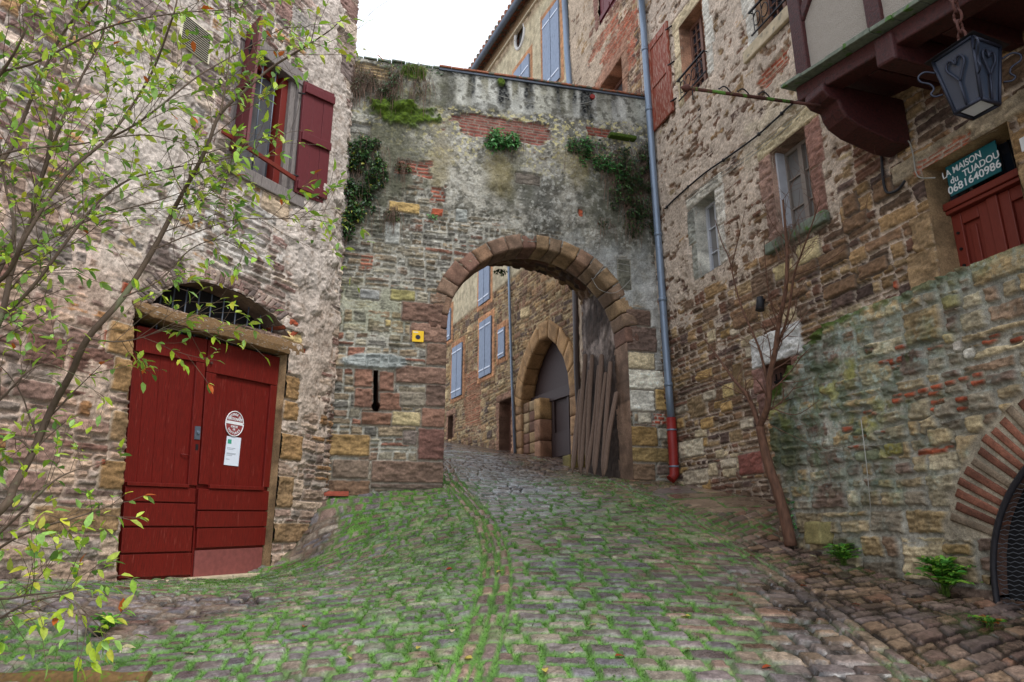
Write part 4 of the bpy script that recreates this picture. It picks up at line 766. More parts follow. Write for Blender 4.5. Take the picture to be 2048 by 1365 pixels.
for r_ in (w3, w4):                                   # little wrought balconets
    a, b, c, d = r_; m = MB(); z = b + .42; m.pbox(PR, a - .06, c + .06, z, z + .02, .1, .13); m.pbox(PR, a - .06, c + .06, b + .06, b + .075, .1, .12)
    for k in range(4):
        s = a + (c - a) * (k + .5) / 4; m.tube([PR.P(s + .07 * cos(t), b + .24 + .1 * sin(t), .115) for t in np.linspace(.6, 5.6, 14)], .008, 5); m.tube([PR.P(s + .06, b + .06, .115), PR.P(s + .06, z, .115)], .006, 5)
    for s in (a - .05, c + .05): m.tube([PR.P(s, z + .01, .03), PR.P(s, z + .01, .12)], .009, 5)
    m.build('balconet', M['iron'], rh)
sp = rc_of(PR, 1306, 1350, 62, 252); e = sub_empty('shutter', rh, PR.P(sp[0], sp[1], .05), 'red shutter with badly peeling paint')
q = rect(sp)
m = MB().pquad(PR, sub(q, 0, .16, 0, 1), .05, .095).pquad(PR, sub(q, .84, 1, 0, 1), .05, .095)
for v0, v1 in ((0, .08), (.46, .54), (.92, 1)): m.pquad(PR, sub(q, .16, .84, v0, v1), .051, .094)
m.build('shutter_frame', M['shutter_peel'], e, .005); MB().pquad(PR, sub(q, .1, .9, .02, .98), .058, .076).build('panel', M['shutter_peel'], e)
for v in (.1, .5, .9): MB().tube([PR.P(*bl(q, -.14, v), .05), PR.P(*bl(q, .04, v), .1)], .014, 6).build('hinge', M['iron'], e)
# ---- panelled door with transom
de = sub_empty('door', rh, PR.P(wd[0], wd[1], -.25)); a, b, c, d = wd; tz_ = PR.on(1960, 372, -.12)[1] - .05
m = MB().pbox(PR, a, c, tz_ - .02, tz_ + .05, -.24, -.12).pbox(PR, a, c, tz_ - .06, tz_ - .022, -.24, -.14); m.build('transom_rail', M['door_brown'], de, .008)
MB().pbox(PR, a, c, tz_ + .05, d, -.26, -.24).build('transom_glass', M['glass_dark'], de)
m = MB(); n = 9
for k in range(n + 1): s = a + (c - a) * k / n; m.tube([PR.P(s, tz_ + .05, -.225), PR.P(s + .02, d, -.225)], .006, 5)
m.build('transom_grille', M['iron'], de)
mid = (a + c) / 2; MB().pbox(PR, a, c, b, tz_ - .06, -.28, -.235).build('door_leaf', M['door_brown'], de)
m = MB()
for x0, x1 in ((a, mid - .05), (mid + .05, c)):
    for u in (x0, x1 - .1): m.pbox(PR, u, u + .1, b, tz_ - .062, -.2349, -.2)
    for z0, z1 in ((tz_ - .18, tz_ - .062), (b + .62, b + .75), (b, b + .16)): m.pbox(PR, x0 + .1, x1 - .1, z0, z1, -.2348, -.202)
    for z0, z1 in ((b + .2, b + .58), (b + .79, tz_ - .22)): m.pbox(PR, x0 + .15, x1 - .15, z0, z1, -.2347, -.215)
m.pbox(PR, mid - .05, mid + .05, b, tz_ - .062, -.2346, -.18); m.build('door_panelling', M['door_brown'], de, .008)
for s, z in ((mid + .12, b + .98), (mid - .14, b + .9)): MB().tube([PR.P(s, z, -.2), PR.P(s, z, -.15), PR.P(s - .0, z - .07, -.14)], .014, 8).build('door_handle', M['iron'], de)
for k in range(4): MB().tube([PR.P(c - .05, tz_ - .25 - .16 * k, -.2), PR.P(c - .05, tz_ - .25 - .16 * k, -.185)], .013, 8).build('stud', M['iron'], de)
# shop board over the door
b0 = [PR.on(x, y, -.09) for x, y in ((1902, 391), (1999, 343), (1997, 283), (1889, 336))]; sb = thing('shop_board', PR.P(*b0[0], -.09), 'teal board with white hand lettering above the brown panelled door', 'sign')
cs_, cz_ = sum(p[0] for p in b0) / 4, sum(p[1] for p in b0) / 4; hw, hh_ = abs(b0[1][0] - b0[0][0]) / 2 + .01, abs(b0[3][1] - b0[0][1]) / 2 + .005
MB().pbox(PR, cs_ - hw, cs_ + hw, cz_ - hh_, cz_ + hh_, -.1, -.085).build('board', M['teal'], sb, .003)
lettering(MB(), PR, [('LA MAISON', cs_ + .09, cz_ + hh_ * .56, .092, .05, .84), ('du  TUADOU', cs_ - .02, cz_ - hh_ * .0, .092, .04, .9), ('0681640986', cs_, cz_ - hh_ * .58, .104, .03, 1.0)], -.084).build('lettering', M['white'], sb)
s, z = PR.on(2046, 289, .06); hp = MB().pbox(PR, s - .05, s + .02, z - .06, z + .06, .055, .062).build('house_plate', M['white'], None, org=PR.P(s, z, .06)); tag(hp, 'small pale plate on the stone beside the teal board', 'plate')
# ---- jettied upper floor in oxblood timber with render infill
JO = 1.0; J0 = -4.72; zj = lambda s: 5.95 + .19 * (s - J0)
def jq(m, s0, s1, za, zb_, o0, o1): return m.pquad(PR, [(s0, zj(s0) + za), (s1, zj(s1) + za), (s1, zj(s1) + zb_), (s0, zj(s0) + zb_)], o0, o1)
je = sub_empty('jetty', rh, PR.P(J0, zj(J0), JO), 'timber framed upper floor jutting out over the door'); JE = -8.6
nS, nZ = 150, 110; Sg, Zg = np.meshgrid(np.linspace(J0 - .14, JE, nS), np.linspace(0, 3.4, nZ)); nn = fbm(Sg * 40, Zg * 40, 91, 3); zz = zj(Sg) + .02 + Zg; V = PR.p + Sg[..., None] * PR.d + (JO - .05 + .012 * (nn - .5))[..., None] * PR.n; V[..., 2] = zz
id_ = np.arange(nS * nZ).reshape(nZ, nS); Q = np.stack([id_[:-1, :-1], id_[:-1, 1:], id_[1:, 1:], id_[1:, :-1]], -1).reshape(-1, 4); me = np_mesh('infill', V.reshape(-1, 3), Q); link('infill', me, M['render_grey'], je)
m = jq(MB(), J0 - .16, J0, 0.02, 3.4, -.0, JO + .0); m.build('corner_post', M['timber'], je, .012)
m = MB()
for s in (-5.62, -6.6, -7.6): jq(m, s - .15, s, .02, 3.4, JO - .09, JO - .005)
m.pquad(PR, [(J0 - .16, zj(J0) + .62), (J0 - .16, zj(J0) + .78), (-5.62, zj(-5.62) + 1.8), (-5.62, zj(-5.62) + 1.64)], JO - .09, JO - .01); m.build('stud_timber', M['timber'], je, .01)
jq(MB(), JE, J0 + .05, -.2, -.03, JO - .22, JO - .02).build('bressummer', M['timber'], je, .015)
m = MB(); rs = np.random.RandomState(3); s = J0 + .14
while s > JE:
    l = .22 + .12 * rs.rand(); jq(m, s - l, s - .006, -.025 + .012 * rs.rand(), .02 + .014 * rs.rand(), JO - .3, JO + .07 + .04 * rs.rand()); s -= l
m.build('slate_drip', M['slate'], je, .006)
jq(MB(), JE, J0 + .02, -.06, -.028, 0.02, JO - .31).build('soffit', M['timber'], je)
for s in (-5.35, -6.1, -6.9, -7.7): jq(MB(), s - .13, s, -.2, -.062, .03, JO - .23).build('joist', M['timber'], je, .012)
def corbel(s, wd_, nm, ln=1.0):
    z = zj(s); pr = [(.03, -.2), (JO * ln + .0, -.2), (JO * ln + .02, -.30), (JO * ln - .04, -.36), (JO * ln - .15, -.38), (JO * ln - .17, -.46), (JO * ln - .22, -.54), (JO * ln - .36, -.62), (JO * ln - .6, -.68), (.25, -.72), (.03, -.72)]
    vs = [PR.P(s, z + b_, a_) for a_, b_ in pr] + [PR.P(s - wd_, z + b_, a_) for a_, b_ in pr]; n = len(pr)
    return MB().add(vs, [tuple(range(n)), tuple(range(n, 2 * n))[::-1]] + [(i, n + i, n + (i + 1) % n, (i + 1) % n) for i in range(n)]).build(nm, M['timber'], je, .02)
corbel(-4.80, .26, 'corbel'); 
for s in (-5.66, -7.3): jq(MB(), s - .2, s, -.34, -.06, .03, JO + .01).build('beam_end', M['timber'], je, .025)
# ---- downpipe between the two houses
ch = PR.P
pp = [PR.P(*PR.on(x, y, .13), .13) for x, y in ((1281, -30), (1290, 100), (1298, 220), (1307, 350), (1316, 470), (1325, 600), (1331, 690), (1337, 770), (1342, 838))]
dp = thing('downpipe', pp[-1], 'long blue-grey zinc downpipe with red foot between the gate and the right house', 'downpipe'); MB().tube(pp, .058, 14).build('pipe', M['zinc'], dp)
for k in (1, 2, 4, 5, 7): p = np.array(pp[k]); MB().tube([p + (0, 0, .03), p - (0, 0, .03)], .066, 14).build('collar', M['zinc'], dp); 
for k in (2, 5): s, z = PR.on(*[(1298, 220), (1298, 220), (1298, 220), (0, 0), (0, 0), (1325, 600)][k], 0); MB().tube([pp[k], np.array(pp[k]) - np.array(PR.n) * .14], .012, 6).build('bracket', M['zinc_dark'], dp)
bt = [PR.P(*PR.on(x, y, .13), .13) for x, y in ((1342, 836), (1346, 900), (1349, 950))]; foot = np.array(bt[-1]) + np.array(PR.n) * .07 + np.array([0, 0, -.07]); bo = MB().tube(bt + [foot], .072, 14).build('pipe_boot', M['pipe_red'], dp, label='red cast iron foot of the pipe')
for t in (.22, .86): p = np.array(bt[0]) * (1 - t) + np.array(bt[2]) * t; MB().tube([p + (0, 0, .012), p - (0, 0, .012)], .077, 14).build('collar', M['zinc'], bo)
# ================================================================== ROUGHCAST HOUSE behind the gate
mh = thing('rendered_house', PR.P(1.8, 3, -.5), 'roughcast house rising behind the gate wall between two downpipes', 'house')
WM = Wall(PR, lines(.02, 3.46, .02), np.concatenate([lines(1.8, 7.8, .06), lines(7.8, 16, .02)]), 31)
WM.stones(STR, [3, 3, 3, 3, 2, 2, 1], lin(150, 136, 120), amp=.04, rowh=.27, cw=.42, joint=.016, warp=.04); S, Z = WM.S, WM.Z
WM.plaster(.012 + .03 * sm(.9, 1.6, S + .8 * (WM.n2 - .5)) + .02 * (WM.n2 - .5), lin(184, 164, 142), .022)
for rc in ((1205, 40, 1282, 110), (1240, 90, 1275, 150), (1180, 60, 1240, 90)): WM.bricks(rc, lin(176, 88, 62), lin(176, 154, 132), .03, ragged=.55, k=.9)
wm = rc_of(PR, 1204, 1250, 142, 250); wr_ = rc_of(PR, 1196, 1240, -120, 28); surround(PR, WM, wm, lin(166, 128, 104), lin(160, 120, 98), lin(168, 130, 106), None, .2, .28); surround(PR, WM, wr_, PK, None, PK, None, .16)
WM.hole(rect(wm)).hole(rect(wr_)).build('wall', mh); reveal(PR, rect(wm), .34, 'opening_reveal', mh, lin(160, 122, 98), 3, out=.04); casement(PR, wm, mh, M['frame_brown'], M['glass'], .3, 2, 2, .08)
leaf_boards(PR, rect((wr_[0], wr_[1], (wr_[0] + wr_[2]) / 2 - .01, wr_[3])), -.06, -.02, M['shutter_red'], mh, (.12,), nb=3); leaf_boards(PR, rect(((wr_[0] + wr_[2]) / 2 + .01, wr_[1], wr_[2], wr_[3])), -.06, -.02, M['shutter_red'], mh, (.12,), nb=3)
MB().pbox(PR, .02, 3.5, 1.5, 16, -6, -.4).build('rear_wall', M['sandstone'], mh); MB().pbox(PR, -.3, 3.6, 16, 16.2, -6, .5).build('eaves', M['tile'], mh)
for a_ in (0.0, 3.42): MB().pbox(PR, a_, a_ + .02, 1.5, 16, -.4, -.04).build('side_wall', M['sandstone'], mh)
# ================================================================== PALE HOUSE up the lane
ph = thing('pale_house', PP.P(4, 3, -.5), 'tall house up the lane with blue shutters, stone below and cream render above', 'house')
WP = Wall(PP, lines(-.1, 9.2, .02, lines(9.2, 18, .06)), np.concatenate([lines(2.2, 9, .022), lines(9, 16.2, .05)]), 41)
WP.stones([lin(146, 116, 86), lin(120, 96, 76), lin(160, 130, 92), lin(130, 100, 78), lin(166, 140, 104), lin(104, 86, 74), lin(180, 158, 120)], [3, 2, 3, 3, 2, 2, 1], lin(128, 110, 86), amp=.055, rowh=.26, cw=.36, joint=.02, warp=.05, types=(.25, .5)); S, Z = WP.S, WP.Z
WP.plaster(.016 + .014 * (WP.n2 - .5) * 2, lin(158, 138, 108), .012)
zc = 8.0 + .03 * (5.8 - S); cm = sm(-.02, .02, Z - zc) * (1 - 0 * S); mm = sm(.35, .2, S)
WP.h = WP.h * (1 - cm) + (.045 + .004 * (WP.n3 - .5)) * cm; WP.tint(cm, lin(190, 176, 146)); WP.tint(cm * sm(.5, .7, fbm(S * 3, Z * .5, 55, 4)), lin(168, 152, 124), .5); WP.tint(sm(.05, .0, np.abs(Z - zc - .03)) * cm, lin(150, 132, 104), .7)
ba = WP.blob(850 + 70, 790, 26, 60, .4, .4); WP.bricks((930, 740, 965, 860), lin(160, 100, 76), lin(160, 136, 106), .03, ragged=.4)
gb = sm(15.3, 15.36, Z + .0); WP.tint(gb, lin(150, 128, 104), .8); WP.h += gb * .05 * (.4 + WP.n1)
ORG = lin(186, 134, 96)
def blue_window(x0, x1, y0, y1, leaves=2, two=True, nm='shutter', out=.05):
    r = rc_of(PP, x0, x1, y0, y1); a, b, c, d = r
    for bk in ((a - .16, b - .14, a, d + .2), (c, b - .14, c + .16, d + .2), (a, d, c, d + .2), (a, b - .14, c, b)): WP.block(bk, ORG, .055, px=False, joint=.004, edge=.008, rough=.004)
    w_ = (c - a) / leaves
    for k in range(leaves):
        sh_ = leaf_boards(PP, rect((a + w_ * k + .01, b, a + w_ * (k + 1) - .01, d)), .055, .09, M['shutter_blue'], ph, (), nb=2)
        for v in (.12, .88): MB().pbox(PP, a + w_ * k + .03, a + w_ * (k + 1) - .03, b + (d - b) * v - .02, b + (d - b) * v + .02, .09, .105).build('strap_hinge', M['paper'], sh_)
for w_ in ((908, 928, 692, 794), (963, 987, 640, 752), (1001, 1014, 658, 716), (962, 984, 520, 606), (893, 905, 622, 682)): blue_window(*w_, leaves=1 if w_[0] == 1001 else 2)
for w_ in ((1090, 1124, 20, 178), (1032, 1064, 128, 330)): blue_window(*w_)
ar = PP.on(1050, 940); gx0, gx1, gzs, gap = .28, 2.62, 4.5, 6.05
GA, GB_ = (gx0 + gx1) / 2, gx1 - gx0; KZ = (gap - gzs) / (.866 * GB_); goth = [(gx0, 2.2), (gx0, gzs)] + [(gx1 - GB_ * cos(t), gzs + KZ * GB_ * sin(t)) for t in np.linspace(.1, pi / 3, 9)] + [(gx0 + GB_ * cos(t), gzs + KZ * GB_ * sin(t)) for t in np.linspace(pi / 3 - .1, .1, 9)] + [(gx1, gzs), (gx1, 2.2)]
o1 = rc_of(PP, 898, 908, 832, 878); o2 = rc_of(PP, 1001, 1025, 800, 900); o2 = (o2[0], 2.9, o2[2], o2[3])
for r_ in (o1, o2): surround(PP, WP, r_, lin(150, 114, 92), lin(150, 114, 92), lin(146, 112, 90), None, .16, .2); WP.hole(rect(r_)); reveal(PP, rect(r_), .3, 'opening_reveal', ph, lin(120, 92, 76), 4, out=.04)
MB().pbox(PP, o1[0], o1[2], o1[1], o1[3], -.34, -.3).build('cellar_hatch', M['black'], ph); MB().pbox(PP, o2[0], o2[2], 2.6, o2[3], -.34, -.26).build('plank_door', M['frame_brown'], ph)
oc_ = PP.on(1043, 72); cir = [(oc_[0] + .3 * cos(t), oc_[1] + .42 * sin(t)) for t in np.linspace(0, 2 * pi, 24, endpoint=False)]; WP.hole(cir); 
MB().prism(PP, cir, -.1, -.06).build('oculus_pane', M['glass_pale'], ph); MB().tube([PP.P(*p, .05) for p in cir + cir[:1]], .05, 6).build('oculus_ring', M['whitestone'], ph)
WP.hole(goth).build('wall', ph)
B_, C_ = [], []; rs = np.random.RandomState(9); gc_ = (GA, 4.2)
path = goth[1:-1]
for k in range(0, len(path) - 1, 2):
    p0, p1 = np.array(path[k]), np.array(path[min(k + 2, len(path) - 1)]); e = lambda p: (p - np.array(gc_)) / np.linalg.norm(p - np.array(gc_)) * .42
    q = [p0, p1, p1 + e(p1), p0 + e(p0)]; B_.append([PP.P(*q[0], -.3), PP.P(*q[1], -.3), PP.P(*q[2], -.3), PP.P(*q[3], -.3)] + [PP.P(*x, .07) for x in q]); C_.append(lin(166, 130, 90) * (.9 + .2 * rs.rand()))
for x0, x1 in ((gx0 - .36, gx0), (gx1, gx1 + .36)):
    for k in range(6): z = 2.3 + k * .41; f = .1 * (k % 2); q = [(x0 - (f if x0 < GA else 0) * 0, z), (x1, z), (x1, z + .4), (x0, z + .4)]; B_.append([PP.P(*x, -.3) for x in q] + [PP.P(*x, .06 + .01 * rs.rand()) for x in q]); C_.append(lin(152, 118, 86) * (.85 + .3 * rs.rand()))
blocks_mesh('gothic_arch', B_, C_, ph, .008, 5)
gd = MB().pbox(PP, gx0, gx1, 2.2, 4.62, -.34, -.28).build('lane_door', M['dark_wood'], ph); MB().prism(PP, [(a_, max(b_, 4.62)) for a_, b_ in goth[1:-1]], -.36, -.3).build('tympanum', M['dark_wood'], gd)
MB().pbox(PP, gx0, gx1, 4.5, 4.75, -.28, -.2).pbox(PP, gx0, gx1, 3.2, 3.75, -.28, -.24).pbox(PP, .82, .9, 3.0, 4.5, -.28, -.23).pbox(PP, gx0, gx0 + .12, 3.2, 4.5, -.28, -.23).pbox(PP, 1.5, 1.62, 3.2, 4.5, -.28, -.23).build('door_rails', M['dark_wood'], gd, .006)
B_, C_ = [], []
for k in range(4):
    z = 2.6 + k * .5; q = [(1.66, z), (2.62, z), (2.62, z + .48), (1.66, z + .48)]; 
    B_ += [[PP.P(1.66, z, -.3), PP.P(1.66 + .3, z, -.3), PP.P(1.66 + .3, z, .05), PP.P(1.66, z, .05)] + [PP.P(1.66, z + .49, -.3), PP.P(1.66 + .3, z + .49, -.3), PP.P(1.66 + .3, z + .49, .05), PP.P(1.66, z + .49, .05)]]; C_.append(lin(146, 108, 84) if k < 3 else lin(168, 134, 92))
    for j in range(2):
        for i in range(2): a_ = 1.97 + i * .33; zz = z + j * .25; B_.append([PP.P(a_, zz, -.28), PP.P(a_ + .32, zz, -.28), PP.P(a_ + .32, zz, .01), PP.P(a_, zz, .01), PP.P(a_, zz + .24, -.28), PP.P(a_ + .32, zz + .24, -.28), PP.P(a_ + .32, zz + .24, .01), PP.P(a_, zz + .24, .01)]); C_.append(STR[(i + j + k) % 5])
blocks_mesh('blocking_wall', B_, C_, ph, .012, 4)
gz_ = 15.85; gut = [PP.P(s, gz_ + .0, .42) for s in (-.15, 6, 12, 18.1)]; MB().tube(gut, .09, 12).build('gutter', M['zinc_dark'], ph)
MB().pquad(PP, [(-.1, 15.5), (18, 15.5), (18, 15.56), (-.1, 15.56)], .03, .16).build('cornice', M['palestone'], ph, .01)
m = MB().pquad(PP, [(-.1, 15.56), (18, 15.56), (18, 15.86), (-.1, 15.86)], -.1, .14); m.build('soffit_band', M['beam'], ph)
n_ = 79; vs, fs = [], []; 
m = MB()
for k in range(n_):
    s = -.1 + k * .23; m.tube([PP.P(s, 15.93, .50), PP.P(s, 17.3, -3)], [.085, .085], 8)
m.build('roof_tiles', M['tile'], ph); MB().add([PP.P(-.1, 15.88, .45), PP.P(18.1, 15.88, .45), PP.P(18.1, 17.3, -3.2), PP.P(-.1, 17.3, -3.2)], [(0, 1, 2, 3)]).build('roof', M['tile'], ph)
MB().pbox(PP, 0, 18, 2, 15.8, -5, -.5).build('rear_wall', M['sandstone'], ph); MB().pbox(PP, 17.98, 18, 2, 15.9, -.5, -.03).build('side_wall', M['sandstone'], ph)
def pipe(name, pl, pts, off, r, mat, parent, lab): 
    return MB().tube([pl.P(*pl.on(x, y, off), off) for x, y in pts], r, 10).build(name, mat, parent, label=lab)
pipe('downpipe', PP, ((1127, -40), (1134, 100), (1141, 190), (1147, 400), (1150, 560)), .12, .075, M['zinc'], ph, 'thick grey-blue upper pipe'); pipe('downpipe', PP, ((1150, 560), (1154, 740), (1164, 915)), .12, .07, M['pipe_brown'], ph, 'brown lower pipe')
pipe('downpipe', PP, ((1016, 480), (1019, 600), (1024, 760), (1030, 906)), .1, .035, M['zinc'], ph, 'thin grey pipe')
# ================================================================== TERRACE WALL with grated vault
tw = thing('terrace_wall', PT.P(-1.5, 1.2, -.3), 'mossy rubble retaining wall with a brick vault below the brown door', 'wall')
AC, AR = (-3.2, 1.15), 1.2
tops = px_poly(PT, [(1538, 820), (1548, 790), (1570, 760), (1600, 715), (1625, 680), (1652, 650), (1700, 630), (1800, 592), (1900, 548), (2048, 490)]); tops = [(min(p[0], .12), p[1]) for p in tops] + [(-5.5, 3.75)]
WT_ = Wall(PT, np.concatenate([lines(-5.5, -3.3, .05), lines(-3.3, .14, .0095)]), lines(.4, 3.85, .0095), 51)
WT_.stones([lin(146, 130, 102), lin(120, 110, 94), lin(156, 134, 98), lin(128, 106, 86), lin(162, 150, 124), lin(112, 94, 82), lin(180, 164, 132)], [3, 3, 3, 2, 2, 2, .5], lin(156, 152, 138), amp=.060, rowh=.27, cw=.38, joint=.030, warp=.030, edge=.018, types=(.34, .46), rr=.026)
S, Z = WT_.S, WT_.Z
WT_.plaster(.003 + .010 * (WT_.n2 - .5) * 2 + .03 * WT_.blob(1690, 690, 70, 60, .7, .5) + .02 * WT_.blob(1640, 850, 60, 60, .7, .5), lin(152, 148, 136), .010)
rs = np.random.RandomState(17)
for k in range(24):
    x, y = rs.uniform(1680, 2040), rs.uniform(660, 900); WT_.block((x, y, x + rs.uniform(20, 34), y + rs.uniform(9, 14)), BRICK * (.6 + .4 * rs.rand()), .035, r=.012, jcol=lin(132, 126, 110), edge=.025)
for k in range(6): WT_.block((1812 + k * 27, 784 - k * 8, 1835 + k * 27, 796 - k * 8), BRICK, .04, r=.008, jcol=lin(140, 134, 118), edge=.01)
for rc in ((1780, 715, 1808, 728), (1786, 730, 1806, 740), (1700, 890, 1722, 898), (1865, 890, 1880, 905), (1835, 898, 1900, 910), (1838, 1000 - 104, 1868, 908)): WT_.block(rc, BRICK, .04, r=.008, edge=.01)
for rc, c_ in (((1920, 868, 1972, 945), lin(156, 136, 104)), ((1862, 855, 1908, 890), lin(168, 150, 116)), ((1908, 680, 1930, 705), lin(200, 190, 176)), ((1930, 695, 1956, 720), lin(210, 204, 190)), ((1935, 830, 1975, 868), lin(160, 144, 112)), ((1890, 665, 1912, 690), lin(196, 172, 120)), ((1775, 885, 1810, 912), lin(138, 130, 72)),
               ((1712, 900, 1765, 922), lin(136, 138, 110)), ((1820, 800, 1866, 840), lin(136, 124, 100)), ((1888, 590, 1925, 618), lin(140, 132, 88)), ((1890, 1085, 1950, 1110), lin(166, 140, 96)), ((1670, 1075, 1720, 1100), lin(112, 108, 86))): WT_.block(rc, c_, .045, r=.03, jcol=lin(140, 134, 118), edge=.03)
grn = np.maximum(WT_.blob(1660, 770, 170, 190, .9, .6), .8 * sm(.34, .0, np.min([np.hypot(S - a_, Z - b_) for a_, b_ in [tuple(np.array(tops[i]) * (1 - t) + np.array(tops[i + 1]) * t) for i in range(len(tops) - 1) for t in (0, .25, .5, .75)]], 0)))
WT_.tint(grn * sm(.35, .6, fbm(S * 12, Z * 12, 52, 4)), lin(122, 134, 116), .55); WT_.tint(grn * sm(.58, .64, fbm(S * 26, Z * 26, 53, 3)), lin(150, 164, 156), .55); WT_.tint(grn * sm(.56, .66, fbm(S * 8, Z * 8, 57, 4)), lin(72, 90, 50), .5)
for (x, y, rx, ry) in ((1710, 740, 26, 26), (1740, 830, 40, 26), (1660, 760, 20, 40), (1790, 905, 24, 16), (1560, 830, 20, 40)): WT_.tint(WT_.blob(x, y, rx, ry, .8, .5) * sm(.5, .8, WT_.n1), lin(140, 134, 58), .6)
mo = sm(.11, .03, np.min([np.hypot(S - a_, Z - b_) for a_, b_ in [tuple(np.array(tops[i]) * (1 - t) + np.array(tops[i + 1]) * t) for i in range(len(tops) - 1) for t in (0, .2, .4, .6, .8)]], 0) + .14 * (WT_.n1 - .5)) * sm(-3, -.6, S + .6 * (WT_.n2 - .5)); WT_.h += .03 * mo * WT_.n1; WT_.tint(mo, lin(72, 92, 26), .9)
WT_.tint(WT_.blob(1570, 900, 40, 60, .7, .5), lin(52, 66, 34), .7); WT_.tint(sm(1.62, 1.2, Z + .15 * WT_.n2 + .14 * (S + 1)) , (.7, .68, .66), .7, True)
ring = sm(AR - .02, AR, np.hypot(S - AC[0], Z - AC[1])) * sm(AR + .40, AR + .36, np.hypot(S - AC[0], Z - AC[1]) + .04 * (WT_.n1 - .5)) * (Z > 1.54 + .08 * (WT_.n2 - .5)); WT_.h = WT_.h * (1 - ring) + (.018 + .008 * (WT_.n3 - .5)) * ring; WT_.tint(ring, lin(146, 136, 118))
hole = [(AC[0] - AR, .4), (AC[0] - AR, AC[1])] + arc(AC[0], AC[1], AR, 180, 0, 40)[1:] + [(AC[0] + AR, .4)]
poly = [(.12, .4)] + tops + [(-5.5, .4)]
WT_.hole(hole).build('wall', tw, trim=poly); reveal(PT, hole[1:-1], .14, 'vault_reveal', tw, lin(96, 72, 62), 8, closed=False, out=.03)
B_, C_ = [], []
for k, a in enumerate(np.arange(20, 160, 3.6)):
    a0, a1 = radians(a), radians(a + 2.0 + .5 * rs.rand()); r1 = AR + .31 + .05 * rs.rand(); r0 = AR + .0; t_ = .026 + .012 * rs.rand()
    P_ = lambda r, a_, o: PT.P(AC[0] + r * cos(a_), AC[1] + r * sin(a_), o); B_.append([P_(r0, a0, -.2), P_(r0, a1, -.2), P_(r1, a1, -.2), P_(r1, a0, -.2), P_(r0, a0, t_), P_(r0, a1, t_), P_(r1, a1, t_), P_(r1, a0, t_)]); C_.append(lin(130, 84, 66) * (.55 + .55 * rs.rand()) if k % 5 else lin(124, 108, 90))
blocks_mesh('brick_arch', B_, C_, tw, .005, 4)
# top and end of the wall, back to the house front
m = MB(); D = 1.02
V, Fq = [], []
for i in range(len(tops) - 1): m.add([PT.P(*tops[i], 0), PT.P(*tops[i + 1], 0), PT.P(*tops[i + 1], -.34), PT.P(*tops[i], -.34)], [(0, 1, 2, 3)]); m.add([PT.P(*tops[i], -.34), PT.P(*tops[i + 1], -.34), PT.P(tops[i + 1][0], .4, -.34), PT.P(tops[i][0], .4, -.34)], [(0, 1, 2, 3)])
m.build('wall_top', M['moss'], tw); MB().add([PT.P(.12, .4, .0), PT.P(.12, 2.75, .0), PT.P(.12, 2.75, -.34), PT.P(.12, .4, -.34)], [(0, 1, 2, 3)]).build('wall_end', M['sandstone'], tw)
MB().add([PT.P(.1, .4, -.34), PT.P(.1, 1.9, -.34), PT.P(.0, 1.9, -1.3), PT.P(.0, .4, -1.3)], [(0, 1, 2, 3)]).build('landing_end', M['sandstone'], tw)
st_ = thing('stone_steps', PT.P(-2, 1.3, -.8), 'stone steps hidden behind the mossy retaining wall, rising to the brown door', 'steps')
m = MB()
for k in range(9): m.pbox(PT, -5.4 if k == 8 else -.45 - .28 * (k + 1), -.15 - .28 * k, 1.0, 1.45 + .17 * k, -1.25 - .0, -.36)
m.build('steps', M['sandstone'], st_, .01)
ge = sub_empty('vault_grate', tw, PT.P(AC[0], AC[1], .03)); rimp = [PT.P(AC[0] + (AR - .02) * cos(radians(a)), AC[1] + (AR - .02) * sin(radians(a)), .03) for a in np.linspace(180, 0, 41)]; zb = .92
MB().tube([PT.P(AC[0] - AR + .02, zb, .03)] + rimp + [PT.P(AC[0] + AR - .02, zb, .03), PT.P(AC[0] - AR + .02, zb, .03)], .022, 8).build('frame', M['iron'], ge)
MB().prism(PT, [(AC[0] + (AR + .0) * cos(radians(a)), AC[1] + (AR + .0) * sin(radians(a))) for a in np.linspace(180, 0, 31)] + [(AC[0] + AR, .4), (AC[0] - AR, .4)], -.2, -.13).build('vault_void', M['black'], ge)
m = MB(); inside = lambda s, z: z > zb and ((z < AC[1] and abs(s - AC[0]) < AR - .03) or math.hypot(s - AC[0], z - AC[1]) < AR - .03)
z = zb + .03; row = 0
while z < AC[1] + AR:
    pts = []; s = AC[0] - AR
    while s < AC[0] + AR:
        if inside(s, z): pts.append(PT.P(s, z + (.006 if (len(pts) + row) % 2 else -.006), .02 + (.004 if len(pts) % 2 else 0)))
        s += .035
    if len(pts) > 2: m.tube(pts, .0028, 4, False)
    z += .031; row += 1
m.build('wire_mesh', M['mesh_wire'], ge); m = MB()
for s in (-4.0, -3.6, -2.8, -2.4): m.pbox(PT, s - .015, s + .015, zb, AC[1] + math.sqrt(AR ** 2 - (s - AC[0]) ** 2) - .03, -.01, .01)
m.build('grate_bar', M['iron'], ge)
